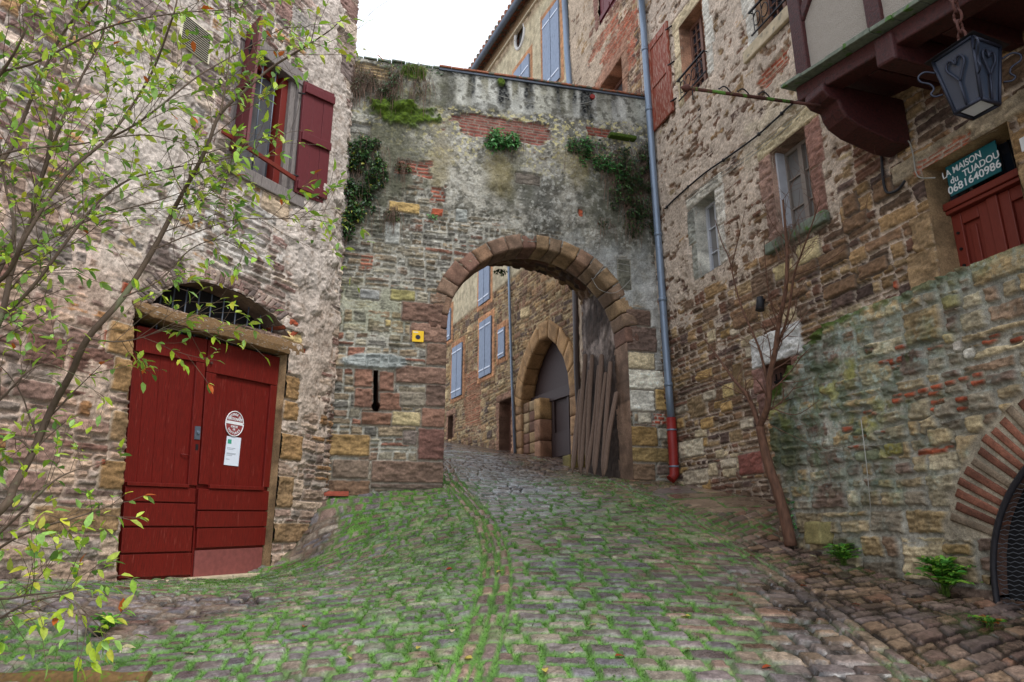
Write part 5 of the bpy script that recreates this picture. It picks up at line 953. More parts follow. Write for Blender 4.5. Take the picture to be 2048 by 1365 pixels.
# ================================================================== LANTERN on its chain
LO = 1.05; lc = np.array(PR.P(*PR.on(1940, 150, LO), LO)); zt_, zb2 = PR.on(1925, 114, LO)[1], PR.on(1938, 228, LO)[1]; cx = lc[:2]
ln = thing('hanging_lantern', (cx[0], cx[1], zb2), 'grey iron lantern with heart scrollwork hanging on a rusty chain', 'lantern')
ang = radians(22); ax = np.array([[cos(ang), sin(ang), 0], [-sin(ang), cos(ang), 0], [0, 0, 1]])
H_ = zt_ - zb2; rt, rb = .150, .096
def LP(u, v, z, ex=0.):             # u,v in -1..1 across the lantern, z 0..1 up
    r = rb + (rt - rb) * z + ex; p = np.array([cx[0], cx[1], zb2 + H_ * z]) + ax[0] * u * r + ax[1] * v * r; return p
CR = [(-1, -1), (1, -1), (1, 1), (-1, 1)]
m = MB()
for u, v in CR: m.tube([LP(u, v, 0), LP(u, v, 1)], .012, 6)
for z in (0, 1):
    for k in range(4): m.tube([LP(*CR[k], z), LP(*CR[(k + 1) % 4], z)], .014, 6)
m.build('frame', M['lamp_iron'], ln); MB().add([LP(u, v, 0, -.006) for u, v in CR] + [LP(u, v, 1, -.006) for u, v in CR], [(0, 1, 5, 4), (1, 2, 6, 5), (2, 3, 7, 6), (3, 0, 4, 7)]).build('glass', M['glass_lamp'], ln)
MB().add([LP(u * .8, v * .8, .01) for u, v in CR], [(0, 1, 2, 3)]).build('bottom_glass', M['paper'], ln)
m = MB()
for k in range(4):
    a, b = CR[k], CR[(k + 1) % 4]; m.add([LP(*a, -.003, .01), LP(*b, -.003, .01), LP(b[0] * .8, b[1] * .8, -.003, .0), LP(a[0] * .8, a[1] * .8, -.003, .0)], [(0, 1, 2, 3)])
m.build('bottom_frame', M['iron'], ln)
hat = [LP(u * 1.3, v * 1.3, 1.0) for u, v in CR] + [LP(u * .28, v * .28, 1.22) for u, v in CR]; MB().hexa([tuple(p) for p in hat]).build('hood', M['iron'], ln, .004)
for k in range(4):
    a, b = np.array(CR[k], float), np.array(CR[(k + 1) % 4], float); F_ = lambda t, z: LP(*(a * (1 - t) + b * t), z, .012)
    hp_ = [(.5, .42), (.38, .56), (.28, .68), (.30, .78), (.38, .82), (.46, .79), (.5, .72), (.54, .79), (.62, .82), (.70, .78), (.72, .68), (.62, .56), (.5, .42)]
    MB().tube(spline([F_(*p) for p in hp_], 4), .009, 6).tube([F_(.5, .02), F_(.5, .42)], .009, 6).build('heart_scroll', M['lamp_iron'], ln)
    u, v = CR[k]; d_ = ax[0] * u + ax[1] * v; d_ /= np.linalg.norm(d_); q = [(.0, .78), (.06, .84), (.11, .78), (.11, .68), (.06, .6), (.05, .5), (.08, .42), (.06, .36), (.01, .37)]
    MB().tube(spline([LP(u, v, z) + d_ * (o + .012) for o, z in q], 5), .007, 6).build('side_scroll', M['lamp_iron'], ln)
MB().tube([LP(0, 0, .95), LP(0, 0, .72)], [.03, .028], 10).tube([LP(0, 0, .74), LP(0, 0, .68), LP(0, 0, .58), LP(0, 0, .52)], [.022, .05, .045, .01], 12).build('bulb', M['white'], ln)
top_ = np.array([cx[0], cx[1], zb2 + H_ * 1.22]); m = MB(); zs = zj(PR.on(1925, 60, LO)[0]) + .0; n = max(4, int((zs - top_[2]) / .085)); st_p = (zs - top_[2]) / n
for k in range(n + 1):
    c_ = top_ + np.array([0, 0, .05 + st_p * k]); d1 = ax[0] if k % 2 else ax[1]; m.tube([c_ + d1 * .028 * cos(t) + np.array([0, 0, 1]) * .058 * sin(t) for t in np.linspace(0, 2 * pi, 13)], .010, 6)
m.build('chain', M['rust'], ln)
# ---- iron bracket, lamp, cables, wires
i0 = np.array(PR.P(*PR.on(1640, 212, .95), .95)); i1 = np.array(PR.P(*PR.on(1378, 178, 1.0), 1.0)); dv = np.array(PG.d) * -1; L0 = .0
best = min(np.arange(.6, 3.2, .02), key=lambda t: abs(1024 + F * (i0 - PG.d * t)[0] / ((i0 - PG.d * t)[1] * CP + ((i0 - PG.d * t)[2] - EYE) * SP) - 1378)); i1 = i0 - np.array(PG.d) * best; r_ = ray(1378, 178); i1 = np.array([i1[0], i1[1], EYE + r_[2] / math.hypot(r_[0], r_[1]) * math.hypot(i1[0], i1[1])])
ib = thing('iron_bracket', i0, 'mossy rusted iron sign bracket sticking out from the timber corbel', 'bracket'); dd = i1 - i0
MB().tube([i0 + dd * t for t in (0, .22)], .019, 4).build('bar', M['rust'], ib); MB().tube([i0 + dd * t for t in (.22, .8, 1)], .021, 4).build('mossy_bar', M['mossrust'], ib); e = dd / np.linalg.norm(dd)
MB().tube([i1, i1 + e * .03, i1 + e * .06, i1 + e * .1], [.015, .038, .032, .004], 8).build('finial', M['rust'], ib); 
for t0 in (.44, .6, .74): c_ = i0 + dd * t0; MB().tube([c_ + e * (-.06 + .13 * q) + np.array([0, 0, .012 + .06 * sin(q * 3.0) + .02 * (q > .9)]) for q in np.linspace(0, 1, 10)], .007, 5).build('scroll', M['iron'], ib)
MB().tube([i1 - e * .02 + np.array([0, 0, z]) for z in (.03, -.02, -.12)], .006, 5).build('hook', M['iron'], ib)
def run(pl, pts, off): return [pl.P(*pl.on(x, y, off), off) for x, y in pts]
cb = thing('power_cable', PR.P(*PR.on(1400, 350, .07), .07), 'black electric cable clipped along the right house wall below the jetty', 'cable')
pts = spline(run(PR, [(1330, 418), (1352, 396), (1405, 350), (1455, 315), (1510, 275), (1550, 240), (1590, 205), (1640, 190)], .08), 6); MB().tube(pts, .013, 6).build('sheath', M['cable'], cb)
for k in (1, 9, 17, 25, 32): MB().tube([pts[k] + np.array([0, 0, .02]), pts[k] - np.array([0, 0, .02])], .02, 6).build('clip', M['iron'], cb)
for dz, nm in ((10, 'thin wire'), (18, 'thin wire')): MB().tube(spline(run(PR, [(1340, 412 + dz), (1420, 352 + dz), (1500, 297 + dz), (1570, 240 + dz), (1600, 215 + dz)], .05), 5), .005, 5).build('wire', M['wire'], cb)
c2 = MB().tube(spline(run(PR, [(1762, 292), (1764, 330), (1768, 370), (1776, 386), (1796, 380), (1810, 362)], .07), 6), .014, 6).build('conduit', M['cable'], None, org=PR.P(*PR.on(1766, 340), .05)); tag(c2, 'black bent conduit on the stones left of the brown door', 'conduit')
c3 = MB().tube(spline(run(PR, [(1806, 284), (1818, 284), (1826, 310), (1832, 345), (1842, 356), (1870, 356)], .07), 6), .007, 6).build('door_wire', M['wire'], None, org=PR.P(*PR.on(1826, 310), .05)); tag(c3, 'thin white wire running down to the door lintel', 'wire')
c4 = MB().tube(spline(run(PG, [(905, 145), (960, 178), (1030, 200), (1100, 210), (1160, 208), (1222, 198)], .1) + run(PG, [(1240, 240), (1262, 290), (1285, 370), (1300, 430)], .08), 6), .004, 5).build('slack_wire', M['wire'], None, org=PG.P(2, 9, .1)); tag(c4, 'thin pale wire sagging across the top of the gate wall', 'wire')
m = MB()
for p in ([(1185, 560), (1205, 540), (1240, 528), (1320, 548)], [(1183, 556), (1200, 580), (1235, 584), (1275, 545), (1290, 538)], [(1215, 535), (1260, 545), (1330, 560)], [(1190, 552), (1225, 520), (1290, 520), (1335, 525)]): m.tube(spline(run(PG, p, .1), 6), .0042, 5)
m = m.build('wire_tangle', M['wire'], None, org=PG.P(4.2, 5.5, .1)); tag(m, 'tangle of loose pale wires over the right side of the arch', 'wires')
m = MB().tube(run(PT, [(1722, 840), (1733, 930), (1742, 1025)], .07), .004, 5).build('hanging_string', M['wire'], None, org=PT.P(*PT.on(1733, 930), .07)); tag(m, 'thin white string hanging down the mossy retaining wall', 'string')
s, z = PR.on(1521, 608, .1); sl_ = thing('wall_spotlight', PR.P(s, z, .1), 'small black spotlight on the stones above the barred window', 'light'); MB().tube([PR.P(s, z + .09, .1), PR.P(s, z + .02, .1), PR.P(s, z - .09, .12)], [.04, .05, .055], 12).build('shade', M['cable'], sl_); MB().tube([PR.P(s, z + .05, .1), PR.P(s, z + .06, .0)], .014, 6).build('arm', M['iron'], sl_)
s, z = PR.on(1510, 610, 0)
# ---- stakes leaning in the passage
rs = np.random.RandomState(6); sp_ = [(-.30, 3.75, .1), (-.46, 4.3, .06), (-.64, 4.15, .12), (-.80, 4.5, .07), (-.98, 4.35, .12), (-1.16, 4.6, .05), (-1.32, 4.35, .1), (-1.5, 4.7, .06), (-1.68, 4.4, .12), (-1.85, 4.1, .06)]
LB = ['shortest wooden stake leaning at the street end of the archway', 'wooden stake next to the shortest one, a dark splintered top', 'third wooden stake from the white corner stones', 'fourth wooden stake from the white corner stones, pointed foot', 'middle wooden stake standing a little forward of its neighbours', 'wooden stake just left of the middle of the leaning row', 'wooden stake fourth from the dark lane pipe', 'tallest wooden stake in the leaning row', 'wooden stake second from the dark lane pipe', 'wooden stake closest to the dark lane pipe']
for k, (o, zt2, dx) in enumerate(sp_):
    b = np.array(PG.P(GC + GR - .24 - dx, 0, o)); b[2] = float(gz(b[0], b[1])) + .02 + .06 * rs.rand(); t_ = np.array(PG.P(GC + GR - .06 - .04 * rs.rand(), zt2, o - .05 + .16 * (rs.rand() - .5)))
    mid_ = (b + t_) / 2 + (rs.rand(3) - .5) * (.05, .05, 0); r = .032 + .014 * rs.rand(); d_ = t_ - b
    so_ = MB().tube(spline([b, b + d_ * .09, mid_, t_ - d_ * .05, t_], 4), [.008, .012, .017, .022] + [r] * 9 + [r * .9, r * .8, r * .6, r * .3], 7).build('wooden_stake', M['stake'], None, org=b); tag(so_, LB[k], 'stake', 'wooden stakes leaning under the arch')
bk = PG.P(GC + GR - .55, 0, -2.4); x = gpx(1148, 934)
L_ = [[], [], 0, []]; a_, b_ = .2, .16; base = np.array([x[0], x[1], x[2] - .05]); q = [base + PR.d * u * a_ + PR.n * v * b_ for u, v in ((-1, -1), (1, -1), (1, 1), (-1, 1))]
so_ = blocks_mesh('mounting_stone', [[*q, *[p + np.array([0, 0, .27]) for p in q]]], [lin(120, 106, 60)], None, .02, 8, org=tuple(base)); tag(so_, 'mossy squared stone block beside the lane door', 'stone')
x = gpx(1655, 1088); L2 = np.array(PT.P(PT.on(1655, 1085)[0], x[2], .08)); q = [L2 + PT.d * u * .1 + PT.n * v * .09 for u, v in ((-1, -1), (1, -1), (1, 1), (-1, 1))]; so_ = blocks_mesh('round_stone', [[*q, *[p + np.array([0, 0, .2]) for p in q]]], [lin(128, 118, 78)], None, .03, 8, org=tuple(L2)); tag(so_, 'rounded yellowish stone at the foot of the retaining wall', 'stone')
x = gpx(672, 996); tb = np.array([x[0], x[1], x[2]]); vs = []
for v in (-.16, .16):
    for k in range(9): t = pi * k / 8; vs.append(tb + PG.d * v + PG.n * (.08 * cos(t)) + np.array([0, 0, .02 + .07 * sin(t)]))
so_ = MB().add(vs, [(k, k + 1, 10 + k, 9 + k) for k in range(8)]).build('roof_tile', mat_plain('bright_tile', lin(140, 66, 48), .85, .3, 20), None, org=tuple(tb)); sd = so_.modifiers.new('thick', 'SOLIDIFY'); sd.thickness = .014; tag(so_, 'broken red roof tile lying at the corner of the left house', 'tile')
# ================================================================== GROUND: cobbled lane
def seg(X, Y, poly):                 # distance to a line on the ground, side (+ = right of it) and length along it
    best = np.full(X.shape, 99.); side = np.zeros(X.shape); al = np.zeros(X.shape); L0 = 0
    for (x1, y1), (x2, y2) in zip(poly[:-1], poly[1:]):
        dx, dy = x2 - x1, y2 - y1; L2 = dx * dx + dy * dy; t = np.clip(((X - x1) * dx + (Y - y1) * dy) / L2, 0, 1); d = np.hypot(X - x1 - t * dx, Y - y1 - t * dy); m = d < best
        best = np.where(m, d, best); side = np.where(m, np.sign((X - x1) * dy - (Y - y1) * dx), side); al = np.where(m, L0 + t * math.sqrt(L2), al); L0 += math.sqrt(L2)
    return best * side, al
gp2 = lambda lst: [tuple(gpx(x, y)[:2]) for x, y in lst]
ELp = spline(gp2([(920, 1400), (938, 1358), (962, 1290), (984, 1215), (992, 1150), (985, 1092), (966, 1046), (942, 1012), (918, 984), (900, 958), (893, 936)]), 4); ELp = [tuple(p) for p in ELp]; ELp = [(ELp[0][0] - .8, ELp[0][1] - 4)] + ELp + [(ELp[-1][0] - .7, ELp[-1][1] + 3), (ELp[-1][0] - 3, ELp[-1][1] + 10)]
ERp = spline(gp2([(1850, 1380), (1700, 1262), (1580, 1172), (1470, 1095), (1380, 1042), (1300, 998), (1250, 975), (1190, 950)]), 4); ERp = [tuple(p) for p in ERp]; ERp = [(ERp[0][0] + 1.0, ERp[0][1] - 4)] + ERp + [(ERp[-1][0] - 1.2, ERp[-1][1] + 4), (ERp[-1][0] - 4, ERp[-1][1] + 10)]
def gblob(X, Y, x, y, rx, ry, rough=.6, soft=.4, seed=0):
    c, a, b = gpx(x, y), gpx(x + rx, y), gpx(x, y - ry); q = np.hypot((X - c[0]) / max(.1, abs(a[0] - c[0])), (Y - c[1]) / max(.15, abs(b[1] - c[1]))); return 1 - sm(1 - soft, 1 + soft, q + rough * 2 * (fbm(X * 3, Y * 3, seed + 210, 4) - .5))
xl = np.concatenate([np.arange(-40, -7, 1.5), np.arange(-7, -4.4, .06), np.arange(-4.4, 4.2, .0125), np.arange(4.2, 7, .06), np.arange(7, 40, 1.5)]); yl = np.concatenate([np.arange(-30, 1.5, .8), np.arange(1.5, 3.4, .04), np.arange(3.4, 10.4, .0115), np.arange(10.4, 15, .022), np.arange(15, 24, .04), np.arange(24, 60, 2)])
X, Y = np.meshgrid(xl, yl); G0 = gz(X, Y); G0 = np.clip(G0, -4, 9)
dl_, al_ = seg(X, Y, ELp); dr_, ar_ = seg(X, Y, ERp); n1 = con(fbm(X * 8, Y * 8, 201, 4), 1.9); n2 = fbm(X * 1.7, Y * 1.7, 202, 5); n3 = con(fbm(X * 36, Y * 36, 203, 3), 1.8)
COB = [lin(118, 110, 106), lin(110, 104, 104), lin(124, 112, 100), lin(108, 98, 98), lin(134, 124, 112), lin(102, 98, 102), lin(122, 102, 92)]
V0 = Y + .10 * X + .05 * np.sin(X * 1.3)
dm, Rm, _, _ = masonry(X + .1 * Y, V0, 61, rowh=.128, cw=.2, joint=.022, warp=.02, edge=.014, single=True, rr=.022, jit=.6)
dk, Rk, _, _ = masonry(X + .2 * Y, Y - .1 * X, 62, rowh=.11, cw=.15, joint=.020, warp=.05, edge=.018, single=True, rr=.026, jit=.8)
dz_, Rz, _, _ = masonry(dr_ + .02, ar_ - .5 * dr_, 63, rowh=.115, cw=.16, joint=.014, warp=.06, edge=.018, single=True, rr=.014, jit=.8)
de_, Re, _, _ = masonry(np.where(np.abs(dl_) < .3, dl_, 0) / .125 * .125 + .5 * .125 * 0, al_, 64, rowh=.27, cw=.122, joint=.022, warp=.0, edge=.012, single=True, rr=.02, jit=.05)
df, Rf, _, _ = masonry(dr_, ar_, 65, rowh=.24, cw=.14, joint=.014, warp=.0, edge=.014, single=True, rr=.02, jit=.05)
ds, Rs, _, _ = masonry(X, Y, 66, rowh=.42, cw=.7, joint=.012, warp=.05, edge=.03, single=True, rr=.03, jit=.5)
inL, inR = dl_ < -.125, dr_ > .085; stL, stR = np.abs(dl_) <= .125, np.abs(dr_) <= .085
slab = gblob(X, Y, 1440, 992, 120, 16, .3, .2) > .5
pick = lambda a, b, c, d, e, f: np.where(slab & inR, f, np.where(stR & ~stL, e, np.where(stL, d, np.where(inR, c, np.where(inL, b, a)))))
d = pick(dm, dk, dz_, de_, df, ds); d = np.where((np.abs(dl_) < .2), np.minimum(d, np.minimum(np.abs(np.abs(dl_) - .125), np.abs(dl_)) - .004), d); d = np.where(np.abs(dr_) < .14, np.minimum(d, np.abs(np.abs(dr_) - .085) - .007), d)
R = [pick(Rm[i], Rk[i], Rz[i], Re[i], Rf[i], Rs[i]) for i in range(3)]
fade = ((X > -4.4) & (X < 4.2) & (Y > 3.0) & (Y < 16)) * 1.; far = sm(10.5, 13, Y)
e = sm(0, .011, d); h = e * (.026 + .014 * (R[1] - .5) + .006 * (n1 - .5)) + .006 * (n1 - .5) + .003 * (n3 - .5) + e * .004 * np.clip(d / .06, 0, 1)
wallL = sm(1.5, .25, (X - PL.p[0]) * PL.n[0] + (Y - PL.p[1]) * PL.n[1] + .7 * (n2 - .5)); wallG = sm(.9, .1, (X - PG.p[0]) * PG.n[0] + (Y - PG.p[1]) * PG.n[1] + .5 * (n2 - .5)) * (dl_ < -.2); wallT = sm(.55, .05, (X - PT.p[0]) * PT.n[0] + (Y - PT.p[1]) * PT.n[1] + .4 * (n2 - .5)) * (dr_ > .2)
earth = np.clip(np.maximum(np.maximum(.75 * wallL, wallG) * (dl_ < -.2), .35 * wallT) + .9 * gblob(X, Y, 330, 1240, 200, 30, .8, .5) + .6 * gblob(X, Y, 700, 1080, 80, 40, .8, .6), 0, 1)
lv = .030 * earth + .022 * (n1 - .5) + .010 * (n3 - .5) - .012 + .014 * sm(.5, .7, n2) * inL; ke = sm(-.004, .006, lv - h); h = np.maximum(h, lv)
c = palette(R[0], COB, [3, 3, 3, 2, 2, 2, 1.5]) * (.7 + .5 * R[2])[..., None] * (.72 + .56 * n1)[..., None] * (.68 + .64 * n3)[..., None]
warmR = sm(-1.6, -.2, dr_ + .5 * (n2 - .5)) * sm(-.1, .3, dl_); c = c * (1 - warmR[..., None]) + c * np.array([1.06, .90, .76], np.float32) * warmR[..., None]
c = c * np.where((inR & ~slab)[..., None], np.array([1.0, .92, .86], np.float32) * .95, 1) * np.where((stL)[..., None], np.array([1.1, .88, .80], np.float32), 1)
sheen = (sm(.05, .35, dl_) * sm(1.9, .9, dl_) * sm(7.5, 9.5, Y) * .75 * (.6 + .8 * n1))[..., None]; c = c * (1 - sheen) + lin(158, 160, 162) * (.6 + .7 * R[2])[..., None] * sheen  # pale wet sheen of the upper lane, painted into the cobble colour
EARTH = lin(92, 76, 62); c = c * (1 - ke[..., None]) + EARTH * (.6 + .8 * n1)[..., None] * ke[..., None]
gd = .80 + .0 * X
for (x, y, rx, ry, k) in ((1320, 1035, 180, 40, .55), (1250, 1120, 200, 50, .1), (880, 1120, 100, 90, .45), (830, 1040, 90, 40, .5), (560, 1245, 160, 30, .5), (480, 1170, 60, 14, .6), (940, 1240, 120, 60, .2), (1600, 1250, 120, 60, -.25), (1350, 1290, 300, 80, .12), (1950, 1330, 100, 40, .1), (640, 1100, 60, 60, -.1), (1700, 1180, 200, 40, -.3), (300, 1232, 230, 34, -.7), (610, 1090, 40, 40, -.5), (240, 1320, 220, 40, .1), (1000, 960, 90, 25, -.35)): gd = gd + k * gblob(X, Y, x, y, rx, ry, .7, .6, seed=x % 17)
gd = gd + np.where(inR, -.22, 0) - .30 * warmR * sm(9, 7, Y) - .5 * ke * wallT - .12 * ke * (1 - gblob(X, Y, 820, 1080, 140, 90)) + 1.1 * (n2 - .5) - .5 * far
jn = 1 - sm(.000, .020, d + .016 * (n1 - .5)); moss = np.clip(np.maximum(jn, .8 * ke * sm(.4, .7, n1)) * sm(.25, .75, gd), 0, 1); film = sm(.85, 1.2, gd) * sm(.3, .75, n1) * .42
mm = np.clip(np.maximum(moss * .95, film), 0, 1) * fade; jd = jn * (1 - moss) * (1 - ke); c = c * (1 - .8 * jd[..., None])
MOSS = lin(80, 126, 38); c = c * (1 - mm[..., None]) + MOSS * (.62 + .76 * n1)[..., None] * mm[..., None]; h = h + .008 * mm * n1
h = h * (1 - .45 * far) * np.where(inR, .6, 1); rg = .17 + .20 * n1 + .12 * R[2] - .12 * sm(8.2, 9.6, Y) * sm(1.6, .4, dl_); rg = np.where(ke > .5, .85, rg); rg = rg * (1 - mm) + .95 * mm; rg = rg - .10 * sm(.45, .6, n2) * (1 - mm)
Zg = G0 + np.where(fade > 0, h, 0)
V = np.stack([X, Y, Zg], -1).reshape(-1, 3); id_ = np.arange(X.size).reshape(X.shape); Q = np.stack([id_[:-1, :-1], id_[:-1, 1:], id_[1:, 1:], id_[1:, :-1]], -1).reshape(-1, 4)
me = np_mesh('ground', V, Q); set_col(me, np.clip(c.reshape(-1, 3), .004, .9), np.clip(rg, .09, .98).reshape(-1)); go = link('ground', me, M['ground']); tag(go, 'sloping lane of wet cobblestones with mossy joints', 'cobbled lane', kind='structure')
# grass and moss growing in the joints
rs = np.random.RandomState(21); ok = (X > -4.3) & (X < 4.1) & (Y > 3.45) & (Y < 13); pr = (np.where(np.abs(dl_) < .2, .3, np.where(np.abs(dr_) < .15, .4, 1)) * moss ** 1.5 * sm(.35, 1.0, gd) + .25 * film + .5 * gblob(X, Y, 480, 1168, 70, 10, .5, .4)) * ok * np.where(Y > 10.4, 3, 1) * np.clip(np.abs(np.gradient(yl))[:, None] / .0115, .5, 2)
sel = np.nonzero((rs.rand(*X.shape) < pr * .8).ravel())[0]
if len(sel) > 220000: sel = rs.choice(sel, 220000, False)
P0 = V[sel] + (rs.rand(len(sel), 3) - .5) * (.012, .012, 0); k = 2; P0 = np.repeat(P0, k, 0); n = len(P0)
a = rs.rand(n) * 2 * pi; ln_ = (.004 + .012 * rs.rand(n) ** 2) * (1 + .5 * (vnoise(P0[:, 0] * 5, P0[:, 1] * 5, 5) > .6)); wd_ = .0018 + .0016 * rs.rand(n); lean = .5 + 1.1 * rs.rand(n)
u = np.stack([np.cos(a), np.sin(a), np.zeros(n)], -1); w_ = np.stack([-np.sin(a), np.cos(a), np.zeros(n)], -1); tip = P0 + u * (ln_ * lean)[:, None] + np.array([0, 0, 1.]) * ln_[:, None] + 0
Vb = np.stack([P0 - w_ * wd_[:, None], P0 + w_ * wd_[:, None], tip], 1).reshape(-1, 3); Qb = np.arange(n * 3).reshape(-1, 3)
me = np_mesh('grass', Vb, Qb, False, 3); gc3 = (lin(84, 126, 42) * (.5 + .8 * rs.rand(n))[:, None] + (rs.rand(n) < .3)[:, None] * lin(60, 70, 10) * .5); set_col(me, np.repeat(gc3, 3, 0)); gr_o = link('grass', me, M['grass']); tag(gr_o, 'short green grass and moss growing in the cobble joints', 'grass', kind='stuff')
del V, Q
# ================================================================== leaves, twigs, plants
def leaf_mesh(name, P, D, Nn, size, col, mat, parent, wid=.46, curl=.15, org=None):
    """P base points, D directions along the leaf, Nn rough normals: pointed folded leaves"""
    D = D / (np.linalg.norm(D, axis=1, keepdims=True) + 1e-9); W = np.cross(D, Nn); W /= np.linalg.norm(W, axis=1, keepdims=True) + 1e-9; N = np.cross(W, D)
    s = size[:, None]; ax_ = lambda t, w_, z: P + D * s * t + W * s * w_ + N * s * z
    w2 = wid / 2; pts = [ax_(0, 0, 0), ax_(.3, -w2 * .92, .07), ax_(.3, 0, 0), ax_(.3, w2 * .92, .07), ax_(.66, -w2 * .78, .05 - curl * .4), ax_(.66, 0, -curl * .4), ax_(.66, w2 * .78, .05 - curl * .4), ax_(1, 0, -curl)]
    V = np.stack(pts, 1).reshape(-1, 3); n = len(P); base = np.arange(n)[:, None] * 8
    Qd = (base[:, :, None] + np.array([[1, 2, 5, 4], [2, 3, 6, 5]])[None]).reshape(-1, 4); Tr = (base[:, :, None] + np.array([[0, 2, 1], [0, 3, 2], [4, 5, 7], [5, 6, 7]])[None]).reshape(-1, 3)
    me = bpy.data.meshes.new(name); me.vertices.add(len(V)); me.vertices.foreach_set('co', V.astype(np.float32).ravel()); lp = np.concatenate([Qd.ravel(), Tr.ravel()]).astype(np.int32); me.loops.add(len(lp)); me.loops.foreach_set('vertex_index', lp)
    st = np.concatenate([np.arange(0, Qd.size, 4), Qd.size + np.arange(0, Tr.size, 3)]).astype(np.int32); me.polygons.add(len(st)); me.polygons.foreach_set('loop_start', st); me.polygons.foreach_set('use_smooth', np.ones(len(st), bool)); me.update(calc_edges=True); me.validate()
    set_col(me, np.repeat(col, 8, 0)); return link(name, me, mat, parent, org=org)
GREENS = [lin(166, 190, 50), lin(138, 176, 56), lin(178, 194, 76), lin(104, 146, 60), lin(150, 190, 96), lin(186, 186, 60)]
def pal_rand(rs, cols, n, w=None): return np.array(cols, np.float32)[rs.choice(len(cols), n, p=w)] * (.7 + .55 * rs.rand(n))[:, None]
def at_depth(x, y, D): r = ray(x, y); p = r * (D / r[1]); return np.array([p[0], p[1], p[2] + EYE])
class Twigs:
    def __init__(s, seed): s.rs = np.random.RandomState(seed); s.mb = MB(); s.P, s.D, s.S = [], [], []
    def grow(s, p, d, L, r, depth, leafy, up=.25, droop=0.):
        rs = s.rs; n = max(3, int(L / .07)); pts = [np.array(p)]; d = d / np.linalg.norm(d); dirs = [d]
        for k in range(n):
            d = d + (rs.rand(3) - .5) * .34 + np.array([0, 0, up * .12 - droop * .1]); d /= np.linalg.norm(d); pts.append(pts[-1] + d * L / n); dirs.append(d)
        s.mb.tube(pts, list(np.linspace(r, max(.0012, r * .35), n + 1)), 5, False)
        for k in range(1, n + 1):
            if depth > 0 and rs.rand() < .62:
                side = np.cross(dirs[k], rs.rand(3) - .5); side /= np.linalg.norm(side) + 1e-9; s.grow(pts[k], dirs[k] * .75 + side * .75, L * (.3 + .35 * rs.rand()), r * .55, depth - 1, leafy, up, droop)
            if leafy and depth <= 1 and rs.rand() < leafy:
                for q in range(1 + (rs.rand() < .5)):
                    side = np.cross(dirs[k], rs.rand(3) - .5); side /= np.linalg.norm(side) + 1e-9; s.P.append(pts[k]); s.D.append(dirs[k] * .55 + side * .8 + np.array([0, 0, -.22])); s.S.append(.032 + .038 * rs.rand() ** 1.2)
        if leafy and depth <= 1: s.P.append(pts[-1]); s.D.append(dirs[-1] + np.array([0, 0, -.2])); s.S.append(.042 + .03 * rs.rand())
    def leaves(s, parent, cols, w=None, name='foliage'):
        n = len(s.P); Nn = np.array([0, -.25, 1.]) + (s.rs.rand(n, 3) - .5) * 1.1; return leaf_mesh(name, np.array(s.P), np.array(s.D), Nn, np.array(s.S), pal_rand(s.rs, cols, n, w), M['leaf'], parent)
# ---- young leafy tree at the left, its stems rising from beyond the frame
tb = np.array([-3.05, 3.3, float(gz(-3.05, 3.3))]); lt = thing('leafy_tree', tb, 'young tree with sparse yellow-green leaves in front of the left house', 'tree')
STEMS = [([(0, 1022), (28, 973), (66, 904), (102, 820), (141, 750), (176, 676), (246, 595), (306, 500), (338, 440), (352, 411), (383, 355), (415, 292), (440, 229), (492, 180), (541, 137), (600, 100)], 3.35, .021, .5, 1),
         ([(-60, 760), (0, 640), (21, 549), (42, 489), (63, 440), (70, 397), (95, 316), (105, 239), (127, 151), (144, 70), (155, 7), (165, -60)], 3.15, .017, .62, 1), ([(70, 397), (116, 264), (141, 204), (165, 151), (205, 70), (215, 0), (222, -60)], 3.2, .009, .7, 0),
         ([(-40, 620), (20, 540), (53, 471), (130, 352), (211, 281), (260, 218), (306, 141), (340, 50), (352, 11), (362, -50)], 3.05, .012, .75, 1), ([(-60, 700), (60, 580), (137, 478), (197, 404), (260, 359), (352, 335), (450, 318)], 3.1, .009, .5, 0),
         ([(-60, 420), (21, 299), (60, 204), (112, 91), (150, 35), (176, 7), (200, -50)], 3.3, .014, .65, 1), ([(-60, 240), (0, 151), (35, 95), (60, 40), (80, 0), (100, -60)], 3.0, .010, .7, 1), ([(-80, 700), (-10, 560), (28, 464), (10, 369), (0, 300), (-10, 200)], 3.25, .012, .6, 0),
         ([(440, 229), (452, 170), (457, 134), (461, 60), (461, 0), (463, -50)], 3.3, .006, .75, 0), ([(211, 281), (270, 250), (330, 205), (400, 150), (470, 110), (560, 60), (600, 55)], 3.1, .006, .6, 0), ([(306, 500), (380, 470), (470, 440), (560, 438), (610, 440)], 3.3, .004, .5, 0),
         ([(246, 595), (320, 560), (380, 500), (440, 480), (500, 510)], 3.3, .005, .4, 0), ([(-90, 1190), (0, 1096), (88, 1054), (150, 1036), (205, 1016)], 3.0, .007, .34, 0), ([(-70, 1130), (35, 1033), (98, 970), (140, 945), (190, 930)], 3.1, .007, .3, 0), ([(-80, 1180), (0, 1198), (60, 1190), (116, 1184), (170, 1172)], 2.95, .006, .4, 0),
         ([(-80, 1290), (0, 1237), (60, 1205), (134, 1195), (175, 1230)], 2.9, .006, .4, 0), ([(-60, 850), (0, 800), (60, 740), (100, 730), (150, 750)], 3.1, .006, .2, 0), ([(66, 904), (40, 880), (0, 870), (-40, 850)], 3.3, .006, .4, 0), ([(176, 676), (230, 684), (285, 675), (340, 650)], 3.3, .005, .6, 0), ([(-60, 330), (40, 300), (150, 290), (280, 270), (360, 285)], 3.0, .006, .6, 0), ([(-60, 150), (60, 130), (200, 60), (330, 30), (450, 20)], 2.9, .007, .8, 0), ([(-60, 560), (60, 500), (180, 440), (320, 400), (390, 375)], 3.15, .006, .5, 0)]
